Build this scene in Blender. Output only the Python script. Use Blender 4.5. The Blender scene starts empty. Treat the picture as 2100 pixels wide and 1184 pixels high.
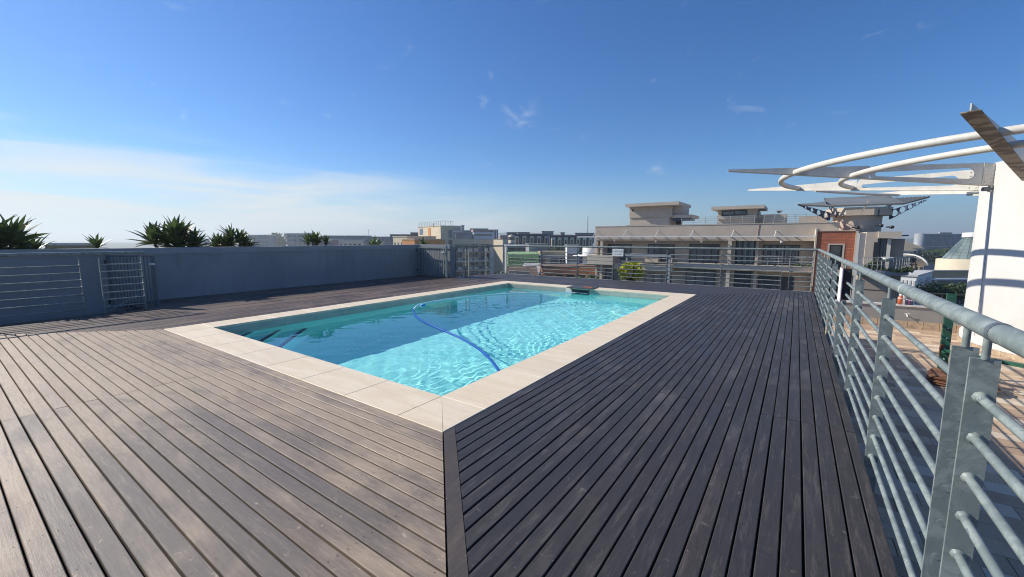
import bpy, math, random
import numpy as np
from mathutils import Vector, Matrix
random.seed(7)
S = bpy.context.scene
COL = S.collection
R = math.radians

# ------------------------------------------------------------------ camera
F_PX, PITCH, ROLL, YAW, CAMH = 838.1, .11966, .00138, -.60609, 1.5
cy, sy, cp, sp = math.cos(YAW), math.sin(YAW), math.cos(PITCH), math.sin(PITCH)
FW = Vector((sy*cp, cy*cp, -sp)); RT = Vector((cy, -sy, 0)); UP = RT.cross(FW)
RT, UP = RT*math.cos(ROLL)+UP*math.sin(ROLL), UP*math.cos(ROLL)-RT*math.sin(ROLL)
cam_d = bpy.data.cameras.new('camera'); cam = bpy.data.objects.new('camera', cam_d); COL.objects.link(cam)
m = Matrix((RT, UP, -FW)).transposed().to_4x4(); m.translation = (0, 0, CAMH); cam.matrix_world = m
cam_d.sensor_width = 36; cam_d.lens = F_PX/2100*36; cam_d.clip_end = 9000; cam_d.clip_start = .02
S.camera = cam
# ------------------------------------------------------------------ light
SUN_TO = Vector((-1.875, -.50, 1.335)).normalized()          # towards the sun
sun_el = math.asin(SUN_TO.z)
world = bpy.data.worlds.new('World'); S.world = world; world.use_nodes = True
wn = world.node_tree.nodes; wl = world.node_tree.links; wn.clear()
def WN(t, **k):
    n = wn.new(t)
    for a, b in k.items(): setattr(n, a, b)
    return n
sky = WN('ShaderNodeTexSky', sky_type='NISHITA', sun_disc=False, sun_elevation=sun_el,
         sun_rotation=math.atan2(SUN_TO.x, SUN_TO.y), altitude=0, air_density=1.0, dust_density=.2, ozone_density=2.2)
geo = WN('ShaderNodeTexCoord'); sep = WN('ShaderNodeSeparateXYZ'); wl.new(geo.outputs['Generated'], sep.inputs[0])
def wmath(op, a, b=None, c=None, clamp=False):
    n = WN('ShaderNodeMath', operation=op, use_clamp=clamp)
    for i, v in enumerate((a, b, c)):
        if v is None: continue
        if isinstance(v, (int, float)): n.inputs[i].default_value = v
        else: wl.new(v, n.inputs[i])
    return n.outputs[0]
def wramp(v, a, b, c=0., d=1.):
    n = WN('ShaderNodeMapRange', interpolation_type='SMOOTHSTEP'); wl.new(v, n.inputs[0])
    for i, q in enumerate((a, b, c, d)): n.inputs[i+1].default_value = q
    return n.outputs[0]
el = sep.outputs['Z']
# how far round towards the cloud bank that lies low in the west
dotn = WN('ShaderNodeVectorMath', operation='DOT_PRODUCT'); wl.new(geo.outputs['Generated'], dotn.inputs[0]); dotn.inputs[1].default_value = (-.99, .1, 0)
west = dotn.outputs['Value']
mp = WN('ShaderNodeMapping'); mp.inputs['Scale'].default_value = (2.2, 2.2, 16); mp.inputs['Rotation'].default_value = (R(5), R(-7), 0); wl.new(geo.outputs['Generated'], mp.inputs[0])
nz = WN('ShaderNodeTexNoise'); nz.inputs['Scale'].default_value = 1.6; nz.inputs['Detail'].default_value = 7; nz.inputs['Roughness'].default_value = .55; nz.inputs['Distortion'].default_value = .5
wl.new(mp.outputs[0], nz.inputs['Vector'])
topline = wramp(west, .45, 1.0, .045, .155)                  # the bank climbs towards the west
dev = wmath('SUBTRACT', topline, el)
dev = wmath('ADD', dev, wmath('MULTIPLY', wmath('SUBTRACT', nz.outputs[0], .5), .13))
bank = wmath('MULTIPLY', wramp(dev, -.045, .10), wramp(west, .35, .85))
bank = wmath('MULTIPLY', bank, wramp(nz.outputs[0], .33, .62, .22, 1.))
# a few thin wisps higher up
mp2 = WN('ShaderNodeMapping'); mp2.inputs['Scale'].default_value = (3.5, 3.5, 6); wl.new(geo.outputs['Generated'], mp2.inputs[0])
nz2 = WN('ShaderNodeTexNoise'); nz2.inputs['Scale'].default_value = 3.1; nz2.inputs['Detail'].default_value = 8; nz2.inputs['Distortion'].default_value = 1.2
wl.new(mp2.outputs[0], nz2.inputs['Vector'])
wisp = wmath('MULTIPLY', wramp(nz2.outputs[0], .64, .78), wmath('MULTIPLY', wramp(el, .12, .2), .16))
def wispat(az, e, r, k):                                    # two faint scraps of cirrus over the roofs
    d = Vector((math.sin(az)*math.cos(e), math.cos(az)*math.cos(e), math.sin(e)))
    n = WN('ShaderNodeVectorMath', operation='DISTANCE'); wl.new(geo.outputs['Generated'], n.inputs[0]); n.inputs[1].default_value = d
    return wmath('MULTIPLY', wramp(n.outputs['Value'], r, 0), wmath('MULTIPLY', wramp(nz2.outputs[0], .42, .66), k))
wisp = wmath('ADD', wisp, wispat(YAW+.02, R(16.5), .055, .42))
wisp = wmath('ADD', wisp, wispat(YAW+.33, R(9.0), .03, .35))
cl = wmath('MAXIMUM', bank, wisp, clamp=True)
hz = wramp(el, .17, -.02, 0., .6)                          # pale band low on the horizon
mixh = WN('ShaderNodeMixRGB'); wl.new(hz, mixh.inputs[0]); hs = WN('ShaderNodeHueSaturation'); hs.inputs['Saturation'].default_value = 1.22; hs.inputs['Value'].default_value = .86; wl.new(sky.outputs[0], hs.inputs['Color']); tn = WN('ShaderNodeMixRGB', blend_type='MULTIPLY'); tn.inputs[0].default_value = 1; wl.new(hs.outputs[0], tn.inputs[1]); tn.inputs[2].default_value = (.62, .95, 1.32, 1); wl.new(tn.outputs[0], mixh.inputs[1])
hc = WN('ShaderNodeMixRGB'); wl.new(wramp(west, -.1, .75), hc.inputs[0]); hc.inputs[1].default_value = (1.7, 2.6, 3.9, 1); hc.inputs[2].default_value = (5.0, 6.0, 6.3, 1)
wl.new(hc.outputs[0], mixh.inputs[2])
mix = WN('ShaderNodeMixRGB'); wl.new(cl, mix.inputs[0]); wl.new(mixh.outputs[0], mix.inputs[1]); mix.inputs[2].default_value = (6.6, 7.2, 7.5, 1)
bg = WN('ShaderNodeBackground'); bg.inputs[1].default_value = .085; wl.new(mix.outputs[0], bg.inputs[0])
wo = WN('ShaderNodeOutputWorld'); wl.new(bg.outputs[0], wo.inputs[0])
sd = bpy.data.lights.new('sun', 'SUN'); sd.energy = 4.6; sd.angle = R(.5); sd.color = (1, .93, .82)
so = bpy.data.objects.new('sun', sd); COL.objects.link(so); so.rotation_euler = SUN_TO.to_track_quat('Z', 'Y').to_euler()
S.view_settings.view_transform = 'Standard'; S.view_settings.look = 'None'; S.view_settings.gamma = 1
S.view_settings.exposure = .42; S.view_settings.use_curve_mapping = False
cyc = S.cycles; cyc.filter_width = 1.05; cyc.use_denoising = True; cyc.max_bounces = 14; cyc.diffuse_bounces = 8; cyc.transparent_max_bounces = 12; cyc.sample_clamp_indirect = 4
CAUSTICS = True
sd.cycles.is_caustics_light = CAUSTICS

# ------------------------------------------------------------------ rays into the place (a pixel of the 2100 px photograph met with a plane)
def ray(u, v): return FW + RT*((u-1050)/F_PX) + UP*((592-v)/F_PX)
def PZ(u, v, z): r = ray(u, v); return Vector((0, 0, CAMH)) + r*((z-CAMH)/r.z)
def PX(u, v, x): r = ray(u, v); return Vector((0, 0, CAMH)) + r*(x/r.x)
def PY(u, v, y): r = ray(u, v); return Vector((0, 0, CAMH)) + r*(y/r.y)
def PT(u, v, t): return Vector((0, 0, CAMH)) + ray(u, v)*t

# ------------------------------------------------------------------ materials
MATS = {}
class NT:
    def __init__(s, name, bump=None):
        s.m = bpy.data.materials.new(name); s.m.use_nodes = True; s.t = s.m.node_tree; s.n = s.t.nodes; s.l = s.t.links
        s.p = s.n['Principled BSDF']; MATS[name] = s.m
        s.geo = s.n.new('ShaderNodeNewGeometry'); s.obi = s.n.new('ShaderNodeObjectInfo')
    def node(s, t, **k):
        n = s.n.new(t)
        for a, b in k.items(): setattr(n, a, b)
        return n
    def put(s, sock, v):
        if isinstance(v, (int, float)): sock.default_value = v
        elif isinstance(v, tuple): sock.default_value = (*v, 1) if len(v) == 3 and len(sock.default_value) == 4 else v
        else: s.l.new(v, sock)
    def noise(s, scale, sc=(1, 1, 1), detail=5, rough=.55, dist=0., off=None):
        mp = s.node('ShaderNodeMapping'); mp.inputs['Scale'].default_value = sc
        if off is not None: s.l.new(off, mp.inputs['Location'])
        s.l.new(s.geo.outputs['Position'], mp.inputs[0])
        n = s.node('ShaderNodeTexNoise'); n.inputs['Scale'].default_value = scale; n.inputs['Detail'].default_value = detail
        n.inputs['Roughness'].default_value = rough; n.inputs['Distortion'].default_value = dist
        s.l.new(mp.outputs[0], n.inputs['Vector']); return n.outputs[0]
    def ramp(s, v, a, b, c=0., d=1.):
        n = s.node('ShaderNodeMapRange', interpolation_type='SMOOTHSTEP'); s.put(n.inputs[0], v)
        for i, q in enumerate((a, b, c, d)): n.inputs[i+1].default_value = q
        return n.outputs[0]
    def math(s, op, a, b=None, clamp=False):
        n = s.node('ShaderNodeMath', operation=op, use_clamp=clamp); s.put(n.inputs[0], a)
        if b is not None: s.put(n.inputs[1], b)
        return n.outputs[0]
    def mix(s, f, a, b, mode='MIX'):
        n = s.node('ShaderNodeMixRGB', blend_type=mode); s.put(n.inputs[0], f); s.put(n.inputs[1], a); s.put(n.inputs[2], b); return n.outputs[0]
    def bump(s, h, strength=.3, dist=.01):
        n = s.node('ShaderNodeBump'); n.inputs['Strength'].default_value = strength; n.inputs['Distance'].default_value = dist
        s.l.new(h, n.inputs['Height']); s.l.new(n.outputs[0], s.p.inputs['Normal'])
    def done(s, col, rough=.6, metal=0., spec=.5):
        s.put(s.p.inputs['Base Color'], col); s.put(s.p.inputs['Roughness'], rough); s.p.inputs['Metallic'].default_value = metal
        s.p.inputs['Specular IOR Level'].default_value = spec; return s.m

def plain(name, col, rough=.6, var=.12, scale=1.5, metal=0., bump=.0, spec=.5, dirt=.0):
    a = NT(name); c2 = tuple(x*(1-var) for x in col); c3 = tuple(min(1, x*(1+var)) for x in col)
    n = a.noise(scale, detail=6, rough=.6); c = a.mix(a.ramp(n, .3, .7), c2, c3)
    rnd = a.ramp(a.obi.outputs['Random'], 0, 1, 1-var*.6, 1+var*.6)
    c = a.mix(1., c, a.node('ShaderNodeCombineXYZ').outputs[0], 'MULTIPLY') if False else c
    if dirt:
        st = a.noise(scale*2.2, (1, 1, .12), detail=6); c = a.mix(a.ramp(st, .5, .78, 0, dirt), c, tuple(x*.45 for x in col))
    if bump: a.bump(a.noise(scale*18, detail=4), bump, .01)
    return a.done(c, rough, metal, spec)

def wood(name, along, bias, tan, dark, brown, wet=0., rnd=.10, scr=.15):
    a = NT(name); sc = (.25, 1, 1) if along == 'x' else (1, .25, 1)
    gs = (.06, 1, 1) if along == 'x' else (1, .06, 1)
    big = a.noise(.8, (.6, 1, 1) if along == 'x' else (1, .6, 1), detail=6, rough=.62, dist=.7)
    off = a.node('ShaderNodeCombineXYZ'); a.l.new(a.math('MULTIPLY', a.obi.outputs['Random'], 37.), off.inputs[0 if along == 'x' else 1]); a.l.new(a.math('MULTIPLY', a.obi.outputs['Random'], 11.), off.inputs[2])
    mid = a.noise(2.6, (.35, 1, 1) if along == 'x' else (1, .35, 1), detail=7, rough=.68, dist=.5, off=off.outputs[0])
    grain = a.noise(95, gs, detail=4, rough=.7, off=off.outputs[0])
    pores = a.noise(260, (.12, 1, 1) if along == 'x' else (1, .12, 1), detail=3, rough=.7, off=off.outputs[0])
    st = a.math('ADD', a.math('MULTIPLY', big, 1.0), a.math('MULTIPLY', mid, .62))
    st = a.math('ADD', st, a.ramp(a.obi.outputs['Random'], 0, 1, -rnd, rnd))
    if along == 'x':                                        # boards darken towards the mitre
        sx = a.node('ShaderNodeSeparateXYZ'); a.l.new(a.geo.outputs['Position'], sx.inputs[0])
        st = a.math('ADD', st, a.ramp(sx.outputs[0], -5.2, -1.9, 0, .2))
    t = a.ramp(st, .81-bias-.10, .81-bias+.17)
    c = a.mix(t, tan, dark)
    c = a.mix(a.ramp(a.noise(1.3, sc, detail=5, off=off.outputs[0]), .52, .72, 0, .55), c, brown)
    c = a.mix(a.ramp(grain, .32, .68, .0, .28), c, tuple(x*.5 for x in dark))
    c = a.mix(a.ramp(pores, .58, .75, .0, .3), c, tuple(min(1, x*1.7+.03) for x in tan))
    scn_ = a.noise(26, (.10, 1, 1) if along == 'x' else (1, .10, 1), detail=6, rough=.75, dist=.3, off=off.outputs[0]); c = a.mix(a.ramp(scn_, .50, .72, 0, scr), c, tuple(min(1, x*1.15+.02) for x in tan))
    scd_ = a.noise(17, (.14, 1, 1) if along == 'x' else (1, .14, 1), detail=5, rough=.7, off=off.outputs[0]); c = a.mix(a.ramp(scd_, .52, .74, 0, scr*1.6), c, tuple(x*.7 for x in dark))
    spots = a.noise(11, (1, 1, 1), detail=5, rough=.75, dist=1.2, off=off.outputs[0]); c = a.mix(a.ramp(spots, .62, .72, 0, .6), c, tuple(min(1, x*1.25+.04) for x in tan)); nick = a.noise(34, (1, 1, 1), detail=2); c = a.mix(a.ramp(nick, .74, .78, 0, .7), c, tuple(min(1, x*1.5+.08) for x in tan))
    rust = a.noise(3.3, (1, 1, 1), detail=3, off=off.outputs[0]); c = a.mix(a.ramp(rust, .76, .80, 0, .5), c, (.28, .14, .06))
    a.bump(a.math('ADD', a.math('MULTIPLY', grain, .6), a.math('MULTIPLY', pores, .35)), .35, .0035)
    return a.done(c, a.ramp(mid, .3, .7, .42-wet, .62-wet), 0, .34)

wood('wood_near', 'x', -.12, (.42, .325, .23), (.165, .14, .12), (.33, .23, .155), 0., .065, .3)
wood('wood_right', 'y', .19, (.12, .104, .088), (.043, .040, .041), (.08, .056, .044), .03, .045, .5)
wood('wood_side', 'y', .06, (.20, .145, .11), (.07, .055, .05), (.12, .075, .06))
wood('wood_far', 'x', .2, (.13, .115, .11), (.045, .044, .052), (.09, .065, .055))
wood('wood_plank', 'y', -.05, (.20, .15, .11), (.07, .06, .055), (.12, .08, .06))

a = NT('coping'); n1 = a.noise(2.2, (.5, 3, 1), detail=6, dist=.6); n2 = a.noise(40, (.3, 1, 1), detail=3)
c = a.mix(a.ramp(n1, .3, .72), (.70, .575, .40), (.78, .67, .50)); c = a.mix(a.ramp(n2, .5, .7, 0, .22), c, (.55, .44, .32))
c = a.mix(a.ramp(a.obi.outputs['Random'], 0, 1, 0, .22), c, (.62, .53, .42)); a.bump(n2, .12, .002); a.done(c, .55)
a = NT('waterline_tile'); n1 = a.noise(3, (1, 1, 4), detail=5); c = a.mix(a.ramp(n1, .3, .7), (.36, .39, .34), (.48, .50, .43)); c = a.mix(a.ramp(a.obi.outputs['Random'], 0, 1, 0, .3), c, (.28, .31, .28)); a.done(c, .35)
a = NT('pool_plaster'); n1 = a.noise(1.2, detail=5); n2 = a.noise(14, detail=4); c = a.mix(a.ramp(n1, .3, .7), (.33, .87, .84), (.40, .93, .90)); c = a.mix(a.ramp(n2, .5, .75, 0, .15), c, (.22, .66, .68)); a.done(c, .7, 0, .2)
plain('step_tile', (.02, .03, .09), .4)
a = NT('water'); a.n.remove(a.p); gl = a.node('ShaderNodeBsdfRefraction'); gl.inputs['IOR'].default_value = 1.33; gl.inputs['Roughness'].default_value = 0; gl.inputs['Color'].default_value = (1,1,1,1)
g2 = a.node('ShaderNodeBsdfGlass'); g2.inputs['IOR'].default_value = 1.33; g2.inputs['Roughness'].default_value = 0; g2.inputs['Color'].default_value = (1, 1, 1, 1)
a.l.new(g2.outputs[0], a.n['Material Output'].inputs[0])
plain('hose_blue', (.008, .085, .36), .3, .1); plain('hose_pale', (.7, .85, .88), .4, .08)
a = NT('rail_paint'); n1 = a.noise(9, (1, 1, 1), detail=7, rough=.7, dist=.8); n2 = a.noise(38, detail=5, rough=.7)
c = a.mix(a.ramp(n1, .42, .62), (.165, .20, .195), (.26, .30, .285)); c = a.mix(a.ramp(n2, .62, .7, 0, .55), c, (.08, .095, .11)); c = a.mix(a.ramp(n1, .64, .68, 0, .75), c, (.09, .11, .14))
a.bump(a.math('ADD', n1, a.math('MULTIPLY', n2, .5)), .28, .004); a.done(c, .48, .0, .5)
plain('rail_dark', (.10, .12, .14), .5, .2, 12)
plain('rail_ring', (.55, .60, .60), .5, .1, 8)
a = NT('wall_grey'); n1 = a.noise(.8, (1, 1, 1), detail=6); n2 = a.noise(6, (1, 1, .15), detail=6); c = a.mix(a.ramp(n1, .3, .7), (.225, .235, .25), (.28, .29, .30)); c = a.mix(a.ramp(n2, .5, .75, 0, .4), c, (.16, .165, .17)); a.bump(a.noise(60, detail=3), .15, .004); a.done(c, .8)
plain('wall_cap', (.29, .30, .31), .75, .06, 2)
plain('deck_gap_shade', (.03, .028, .027), .9); plain('gravel_dark', (.05, .05, .05), .9)
a = NT('tower_white'); n1 = a.noise(.7, detail=5); n2 = a.noise(2.5, (1, 1, .25), detail=6); c = a.mix(a.ramp(n1, .3, .7), (.50, .487, .455), (.555, .543, .51)); c = a.mix(a.ramp(n2, .58, .8, 0, .3), c, (.68, .62, .48)); a.bump(a.noise(45, detail=3), .12, .004); a.done(c, .75)
a = NT('steel_cream'); n1 = a.noise(3, detail=6, rough=.65); n2 = a.noise(11, (1, 1, 1), detail=6); c = a.mix(a.ramp(n1, .3, .7), (.56, .535, .47), (.65, .625, .56)); c = a.mix(a.ramp(n2, .57, .75, 0, .45), c, (.34, .30, .24)); a.done(c, .5)
a = NT('steel_stained'); n1 = a.noise(3.2, (1, 1, 1), detail=2, rough=.4, dist=.9); c = a.mix(a.ramp(n1, .42, .56), (.13, .10, .075), (.32, .27, .21)); a.done(c, .7)
a = NT('terrace_tile'); n1 = a.noise(3.5, (1, 1, 1), detail=6, rough=.6, dist=.5); c = a.mix(a.ramp(n1, .3, .7), (.48, .33, .20), (.62, .47, .31))
c = a.mix(a.ramp(a.obi.outputs['Random'], 0, 1, 0, .7), c, (.27, .18, .135)); c = a.mix(a.ramp(a.math('FRACT', a.math('MULTIPLY', a.obi.outputs['Random'], 7.3)), .55, 1, 0, .8), c, (.68, .58, .44)); a.bump(n1, .3, .006); a.done(c, .65)
plain('grout', (.13, .11, .1), .9); plain('skirting', (.42, .32, .22), .7, .25, 5)
plain('concrete_wall', (.27, .26, .25), .85, .1, 1.2, dirt=.3, bump=.15); plain('concrete_cap', (.5, .49, .47), .8)
a = NT('green_paint'); n1 = a.noise(14, detail=6, rough=.7); c = a.mix(a.ramp(n1, .5, .58), (.02, .10, .06), (.03, .15, .09)); c = a.mix(a.ramp(a.noise(9, detail=6), .55, .66, 0, .8), c, (.09, .05, .03)); a.done(c, .5)
plain('rust', (.16, .06, .03), .8, .4, 20); plain('slat_wood', (.20, .10, .05), .7, .35, 12)
def leaf_mat(name, c1, c2, tr=.25):
    a = NT(name); n = a.noise(4, detail=3); c = a.mix(a.ramp(n, .3, .7), c1, c2); c = a.mix(a.ramp(a.obi.outputs['Random'], 0, 1, 0, .5), c, tuple(x*.6 for x in c1)); c = a.mix(a.ramp(a.obi.outputs['Random'], .93, .95, 0, .8), c, (.20, .14, .06)) if name == 'agave_leaf' else c
    a.done(c, .45, 0, .4); a.p.inputs['Transmission Weight'].default_value = 0
    t = a.node('ShaderNodeBsdfTranslucent'); a.put(t.inputs[0], c); ms = a.node('ShaderNodeMixShader'); ms.inputs[0].default_value = tr
    a.l.new(a.p.outputs[0], ms.inputs[1]); a.l.new(t.outputs[0], ms.inputs[2]); a.l.new(ms.outputs[0], a.n['Material Output'].inputs[0]); return a.m
leaf_mat('agave_leaf', (.07, .115, .035), (.12, .18, .055)); leaf_mat('yellow_leaf', (.55, .55, .03), (.42, .48, .05), .35); leaf_mat('tree_leaf', (.04, .07, .025), (.075, .12, .04)); leaf_mat('shrub_leaf', (.05, .09, .03), (.09, .13, .04))
plain('bark', (.10, .07, .05), .9)

# building surfaces
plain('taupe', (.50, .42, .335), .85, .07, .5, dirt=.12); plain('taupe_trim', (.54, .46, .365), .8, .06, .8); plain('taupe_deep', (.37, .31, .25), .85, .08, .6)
plain('cream', (.60, .52, .38), .85, .06, .4, dirt=.12); plain('cream_pale', (.62, .58, .50), .85, .06, .4); plain('orange_paint', (.55, .24, .08), .8, .08, .6)
plain('window_frame', (.02, .022, .027), .4); plain('white_paint', (.72, .72, .70), .6, .05, 1); plain('grey_block', (.24, .25, .27), .8, .1, .3, dirt=.15); plain('blue_block', (.07, .12, .20), .5, .12, .3)
plain('navy_clad', (.035, .055, .11), .45, .12, .4); plain('dark_roof', (.05, .055, .065), .7, .2, .3); plain('pink_block', (.32, .20, .20), .8, .1, .4); plain('brown_roof', (.16, .11, .08), .85, .2, .5)
plain('terracotta', (.40, .20, .11), .8, .15, .6); plain('green_wall', (.28, .46, .2), .8, .15, .6); plain('ink', (.02, .035, .02), .8); plain('metal_roof', (.32, .34, .35), .5, .1, .3); plain('tan_roof', (.42, .34, .22), .7, .1, .4)
plain('asphalt', (.055, .055, .055), .9, .2, .2); plain('light_slab', (.5, .5, .48), .8); plain('hedge', (.03, .05, .02), .9)
a = NT('city_ground'); n1 = a.noise(.02, detail=8, rough=.65); n2 = a.noise(.15, detail=5); c = a.mix(a.ramp(n1, .42, .58), (.045, .06, .03), (.15, .145, .135)); c = a.mix(a.ramp(n2, .45, .65, 0, .6), c, (.06, .06, .06)); a.done(c, .95)
a = NT('hill'); n1 = a.noise(.01, detail=8, rough=.7); c = a.mix(a.ramp(n1, .4, .6), (.03, .05, .025), (.08, .10, .06)); a.done(c, .95)
a = NT('glass_dark'); n1 = a.noise(.5, (1, 1, .3), detail=3); c = a.mix(a.ramp(n1, .4, .6), (.03, .038, .048), (.10, .12, .14)); c = a.mix(a.ramp(a.obi.outputs['Random'], .45, 1, 0, .7), c, (.17, .19, .21)); a.done(c, .08, 0, .9)
a = NT('glass_curtain'); n1 = a.noise(2.6, (3, 3, .05), detail=3); c = a.mix(a.ramp(n1, .38, .62), (.07, .085, .09), (.24, .27, .27)); a.done(c, .12, 0, .6)
a = NT('glass_blue'); n1 = a.noise(.4, detail=2); c = a.mix(a.ramp(n1, .4, .6), (.05, .085, .14), (.09, .14, .2)); a.done(c, .12, 0, .8)
a = NT('glass_green'); n1 = a.noise(.4, detail=2); c = a.mix(a.ramp(n1, .4, .6), (.10, .14, .13), (.2, .25, .23)); a.done(c, .2, 0, .8)
a = NT('brick'); bt = a.node('ShaderNodeTexBrick'); mp = a.node('ShaderNodeMapping'); mp.inputs['Rotation'].default_value = (R(90), 0, 0); a.l.new(a.geo.outputs['Position'], mp.inputs[0]); a.l.new(mp.outputs[0], bt.inputs[0])
bt.inputs['Scale'].default_value = 1; bt.inputs['Brick Width'].default_value = .45; bt.inputs['Row Height'].default_value = .13; bt.inputs['Mortar Size'].default_value = .012
bt.inputs['Color1'].default_value = (.50, .155, .07, 1); bt.inputs['Color2'].default_value = (.38, .11, .055, 1); bt.inputs['Mortar'].default_value = (.20, .085, .055, 1); a.l.new(bt.outputs[0], a.p.inputs[0]); a.p.inputs['Roughness'].default_value = .85
for n_, c_ in (('bottle_orange', (.5, .12, .04)), ('bottle_white', (.75, .72, .68)), ('bottle_dark', (.05, .06, .1)), ('pot_brown', (.06, .045, .04)), ('lid_dark', (.07, .072, .078)), ('pad_red', (.42, .13, .07)), ('sign_white', (.78, .78, .76)), ('sign_ink', (.30, .31, .29)), ('sign_pink', (.25, .05, .2)), ('float_blue', (.05, .3, .6)), ('black_metal', (.025, .025, .03)), ('soil', (.05, .035, .025)), ('screw_grey', (.06, .05, .045))):
    plain(n_, c_, .5, .08, 8)

# ------------------------------------------------------------------ geometry helpers
class MB:
    def __init__(s): s.v = []; s.f = []; s.sm = []
    def add(s, vs, fs, smooth=False):
        o = len(s.v); s.v += [tuple(q) for q in vs]; s.f += [tuple(i+o for i in f) for f in fs]; s.sm += [smooth]*len(fs); return s
    def box(s, x0, x1, y0, y1, z0, z1): return s.obox((x0, y0, z0), (x1-x0, 0, 0), (0, y1-y0, 0), (0, 0, z1-z0))
    def obox(s, o, a, b, c):
        o, a, b, c = map(Vector, (o, a, b, c)); v = [o, o+a, o+a+b, o+b, o+c, o+a+c, o+a+b+c, o+b+c]
        f = [(0, 3, 2, 1), (4, 5, 6, 7), (0, 1, 5, 4), (1, 2, 6, 5), (2, 3, 7, 6), (3, 0, 4, 7)]
        if a.cross(b).dot(c) < 0: f = [q[::-1] for q in f]
        return s.add(v, f)
    def poly(s, pts, h, axis=(0, 0, 1)):                  # extruded polygon
        n = len(pts); ax = Vector(axis)*h; p = [Vector(q) for q in pts]
        return s.add(p+[q+ax for q in p], [tuple(range(n))[::-1], tuple(range(n, 2*n))]+[(i, (i+1) % n, n+(i+1) % n, n+i) for i in range(n)])
    def tube(s, pts, r, n=8, caps=True):
        pts = [Vector(p) for p in pts]; vs = []; fs = []; up = None
        for i, p in enumerate(pts):
            d = (pts[min(i+1, len(pts)-1)]-pts[max(i-1, 0)]).normalized()
            if up is None: up = d.orthogonal().normalized()
            up = (up-d*up.dot(d)).normalized(); w = d.cross(up); rr = r[i] if isinstance(r, (list, tuple)) else r
            vs += [p+(up*math.cos(2*math.pi*k/n)+w*math.sin(2*math.pi*k/n))*rr for k in range(n)]
        for i in range(len(pts)-1):
            for k in range(n): fs.append((i*n+k, i*n+(k+1) % n, (i+1)*n+(k+1) % n, (i+1)*n+k))
        s.add(vs, fs, True)
        if caps: o = len(vs); s.add(vs[:n], [tuple(range(n))[::-1]]); s.add(vs[-n:], [tuple(range(n))])
        return s
    def lathe(s, c, prof, n=24, a0=0, a1=2*math.pi, smooth=True):
        full = abs(a1-a0-2*math.pi) < 1e-6; m = n if full else n+1; vs = []
        for r, z in prof:
            for k in range(m): t = a0+(a1-a0)*k/n; vs.append((c[0]+r*math.cos(t), c[1]+r*math.sin(t), z))
        fs = [(i*m+k, i*m+(k+1) % m, (i+1)*m+(k+1) % m, (i+1)*m+k) for i in range(len(prof)-1) for k in range(n)]
        return s.add(vs, fs, smooth)
    def build(s, name, mat, parent=None, loc=None):
        me = bpy.data.meshes.new(name); me.from_pydata(s.v, [], s.f); me.materials.append(MATS[mat]); me.polygons.foreach_set('use_smooth', s.sm); me.update()
        return link(name, me, parent, loc)
def link(name, me, parent=None, loc=None):
    o = bpy.data.objects.new(name, me); COL.objects.link(o)
    if loc is not None: o.location = loc
    if parent is not None: o.parent = parent
    return o
def tag(o, label=None, cat=None, group=None, kind=None):
    if label: o['label'] = label
    if cat: o['category'] = cat
    if group: o['group'] = group
    if kind: o['kind'] = kind
    return o
def empty(name, label=None, cat=None, group=None, kind=None, loc=(0, 0, 0)):
    o = bpy.data.objects.new(name, None); COL.objects.link(o); o.location = loc; o.empty_display_size = .2; return tag(o, label, cat, group, kind)
def B(name, mat, parent, *a): return MB().box(*a).build(name, mat, parent)
#PART2
# ------------------------------------------------------------------ pool and deck
X0, X1, Y0, Y1, CW = -8.605, -2.172, 2.187, 12.018, .531         # outer rectangle of the coping, its width
XI0, XI1, YI0, YI1 = X0+CW, X1-CW, Y0+CW, Y1-CW
WZ = -.14; FZ = -1.55
DX1, DY1, DX0, DXS, DYS = .478, 14.64, -12.93, -11.42, 2.64       # deck edges, stair slot
PITCHB, GAP = .0958, .009
def board(parent, mat, along, lo, e0, e1, w=PITCHB-GAP):
    """one deck board; e0(t), e1(t) give its two ends at transverse position t"""
    if min(e1(lo), e1(lo+w))-max(e0(lo), e0(lo+w)) < .03: return
    lo += random.uniform(-.0012, .0012); w += random.uniform(-.0014, .0008); b = .0035; h = random.uniform(-.0014, .0014); ti = random.uniform(-.0006, .0006); T = .028
    prof = [(lo, -T), (lo, -b+h), (lo+b, h), (lo+w-b, h+ti), (lo+w, -b+h+ti), (lo+w, -T)]
    vs = []
    for e in (e0, e1):
        for t, z in prof: q = e(t); vs.append((q, t, z) if along == 'x' else (t, q, z))
    fs = [(i, i+1, i+7, i+6) for i in range(5)]+[(5, 0, 6, 11), (0, 5, 4, 3, 2, 1), (6, 7, 8, 9, 10, 11)]
    if along == 'x': fs = [f[::-1] for f in fs]
    m = MB().add(vs, [f[::-1] for f in fs]); o = m.build('board', mat, parent); return o
def cut(e0, e1, joints, g=.002):
    """split a run at the joints"""
    segs = []; cur = e0
    for j in joints:
        if cur(0) is None: pass
        segs.append((cur, (lambda t, j=j, e1=e1: min(j-g, e1(t))))); cur = (lambda t, j=j, e0=e0: max(j+g, e0(t)))
    segs.append((cur, e1)); return segs
S2 = math.sqrt(2)
decks = {}
deck_n = empty('deck_near_side', kind='structure'); deck_r = empty('deck_right_side', kind='structure'); deck_l = empty('deck_left_side', kind='structure'); deck_f = empty('deck_far_side', kind='structure')
for d_ in (deck_n, deck_r, deck_l, deck_f): d_.name = 'deck'
y = Y0-.006-PITCHB+GAP; k = 0
while y > -1.55:
    e0 = lambda t: max(DXS, X0-(Y0-t)-.004); e1 = lambda t: min(DX1, X1+(Y0-t)-.004)
    for s0, s1 in cut(e0, e1, (-9.9+.0*k, -5.31)): board(deck_n, 'wood_near', 'x', y, s0, s1)
    y -= PITCHB+.0015; k += 1
PW = .135
x = X1+.006; k = 0
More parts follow.
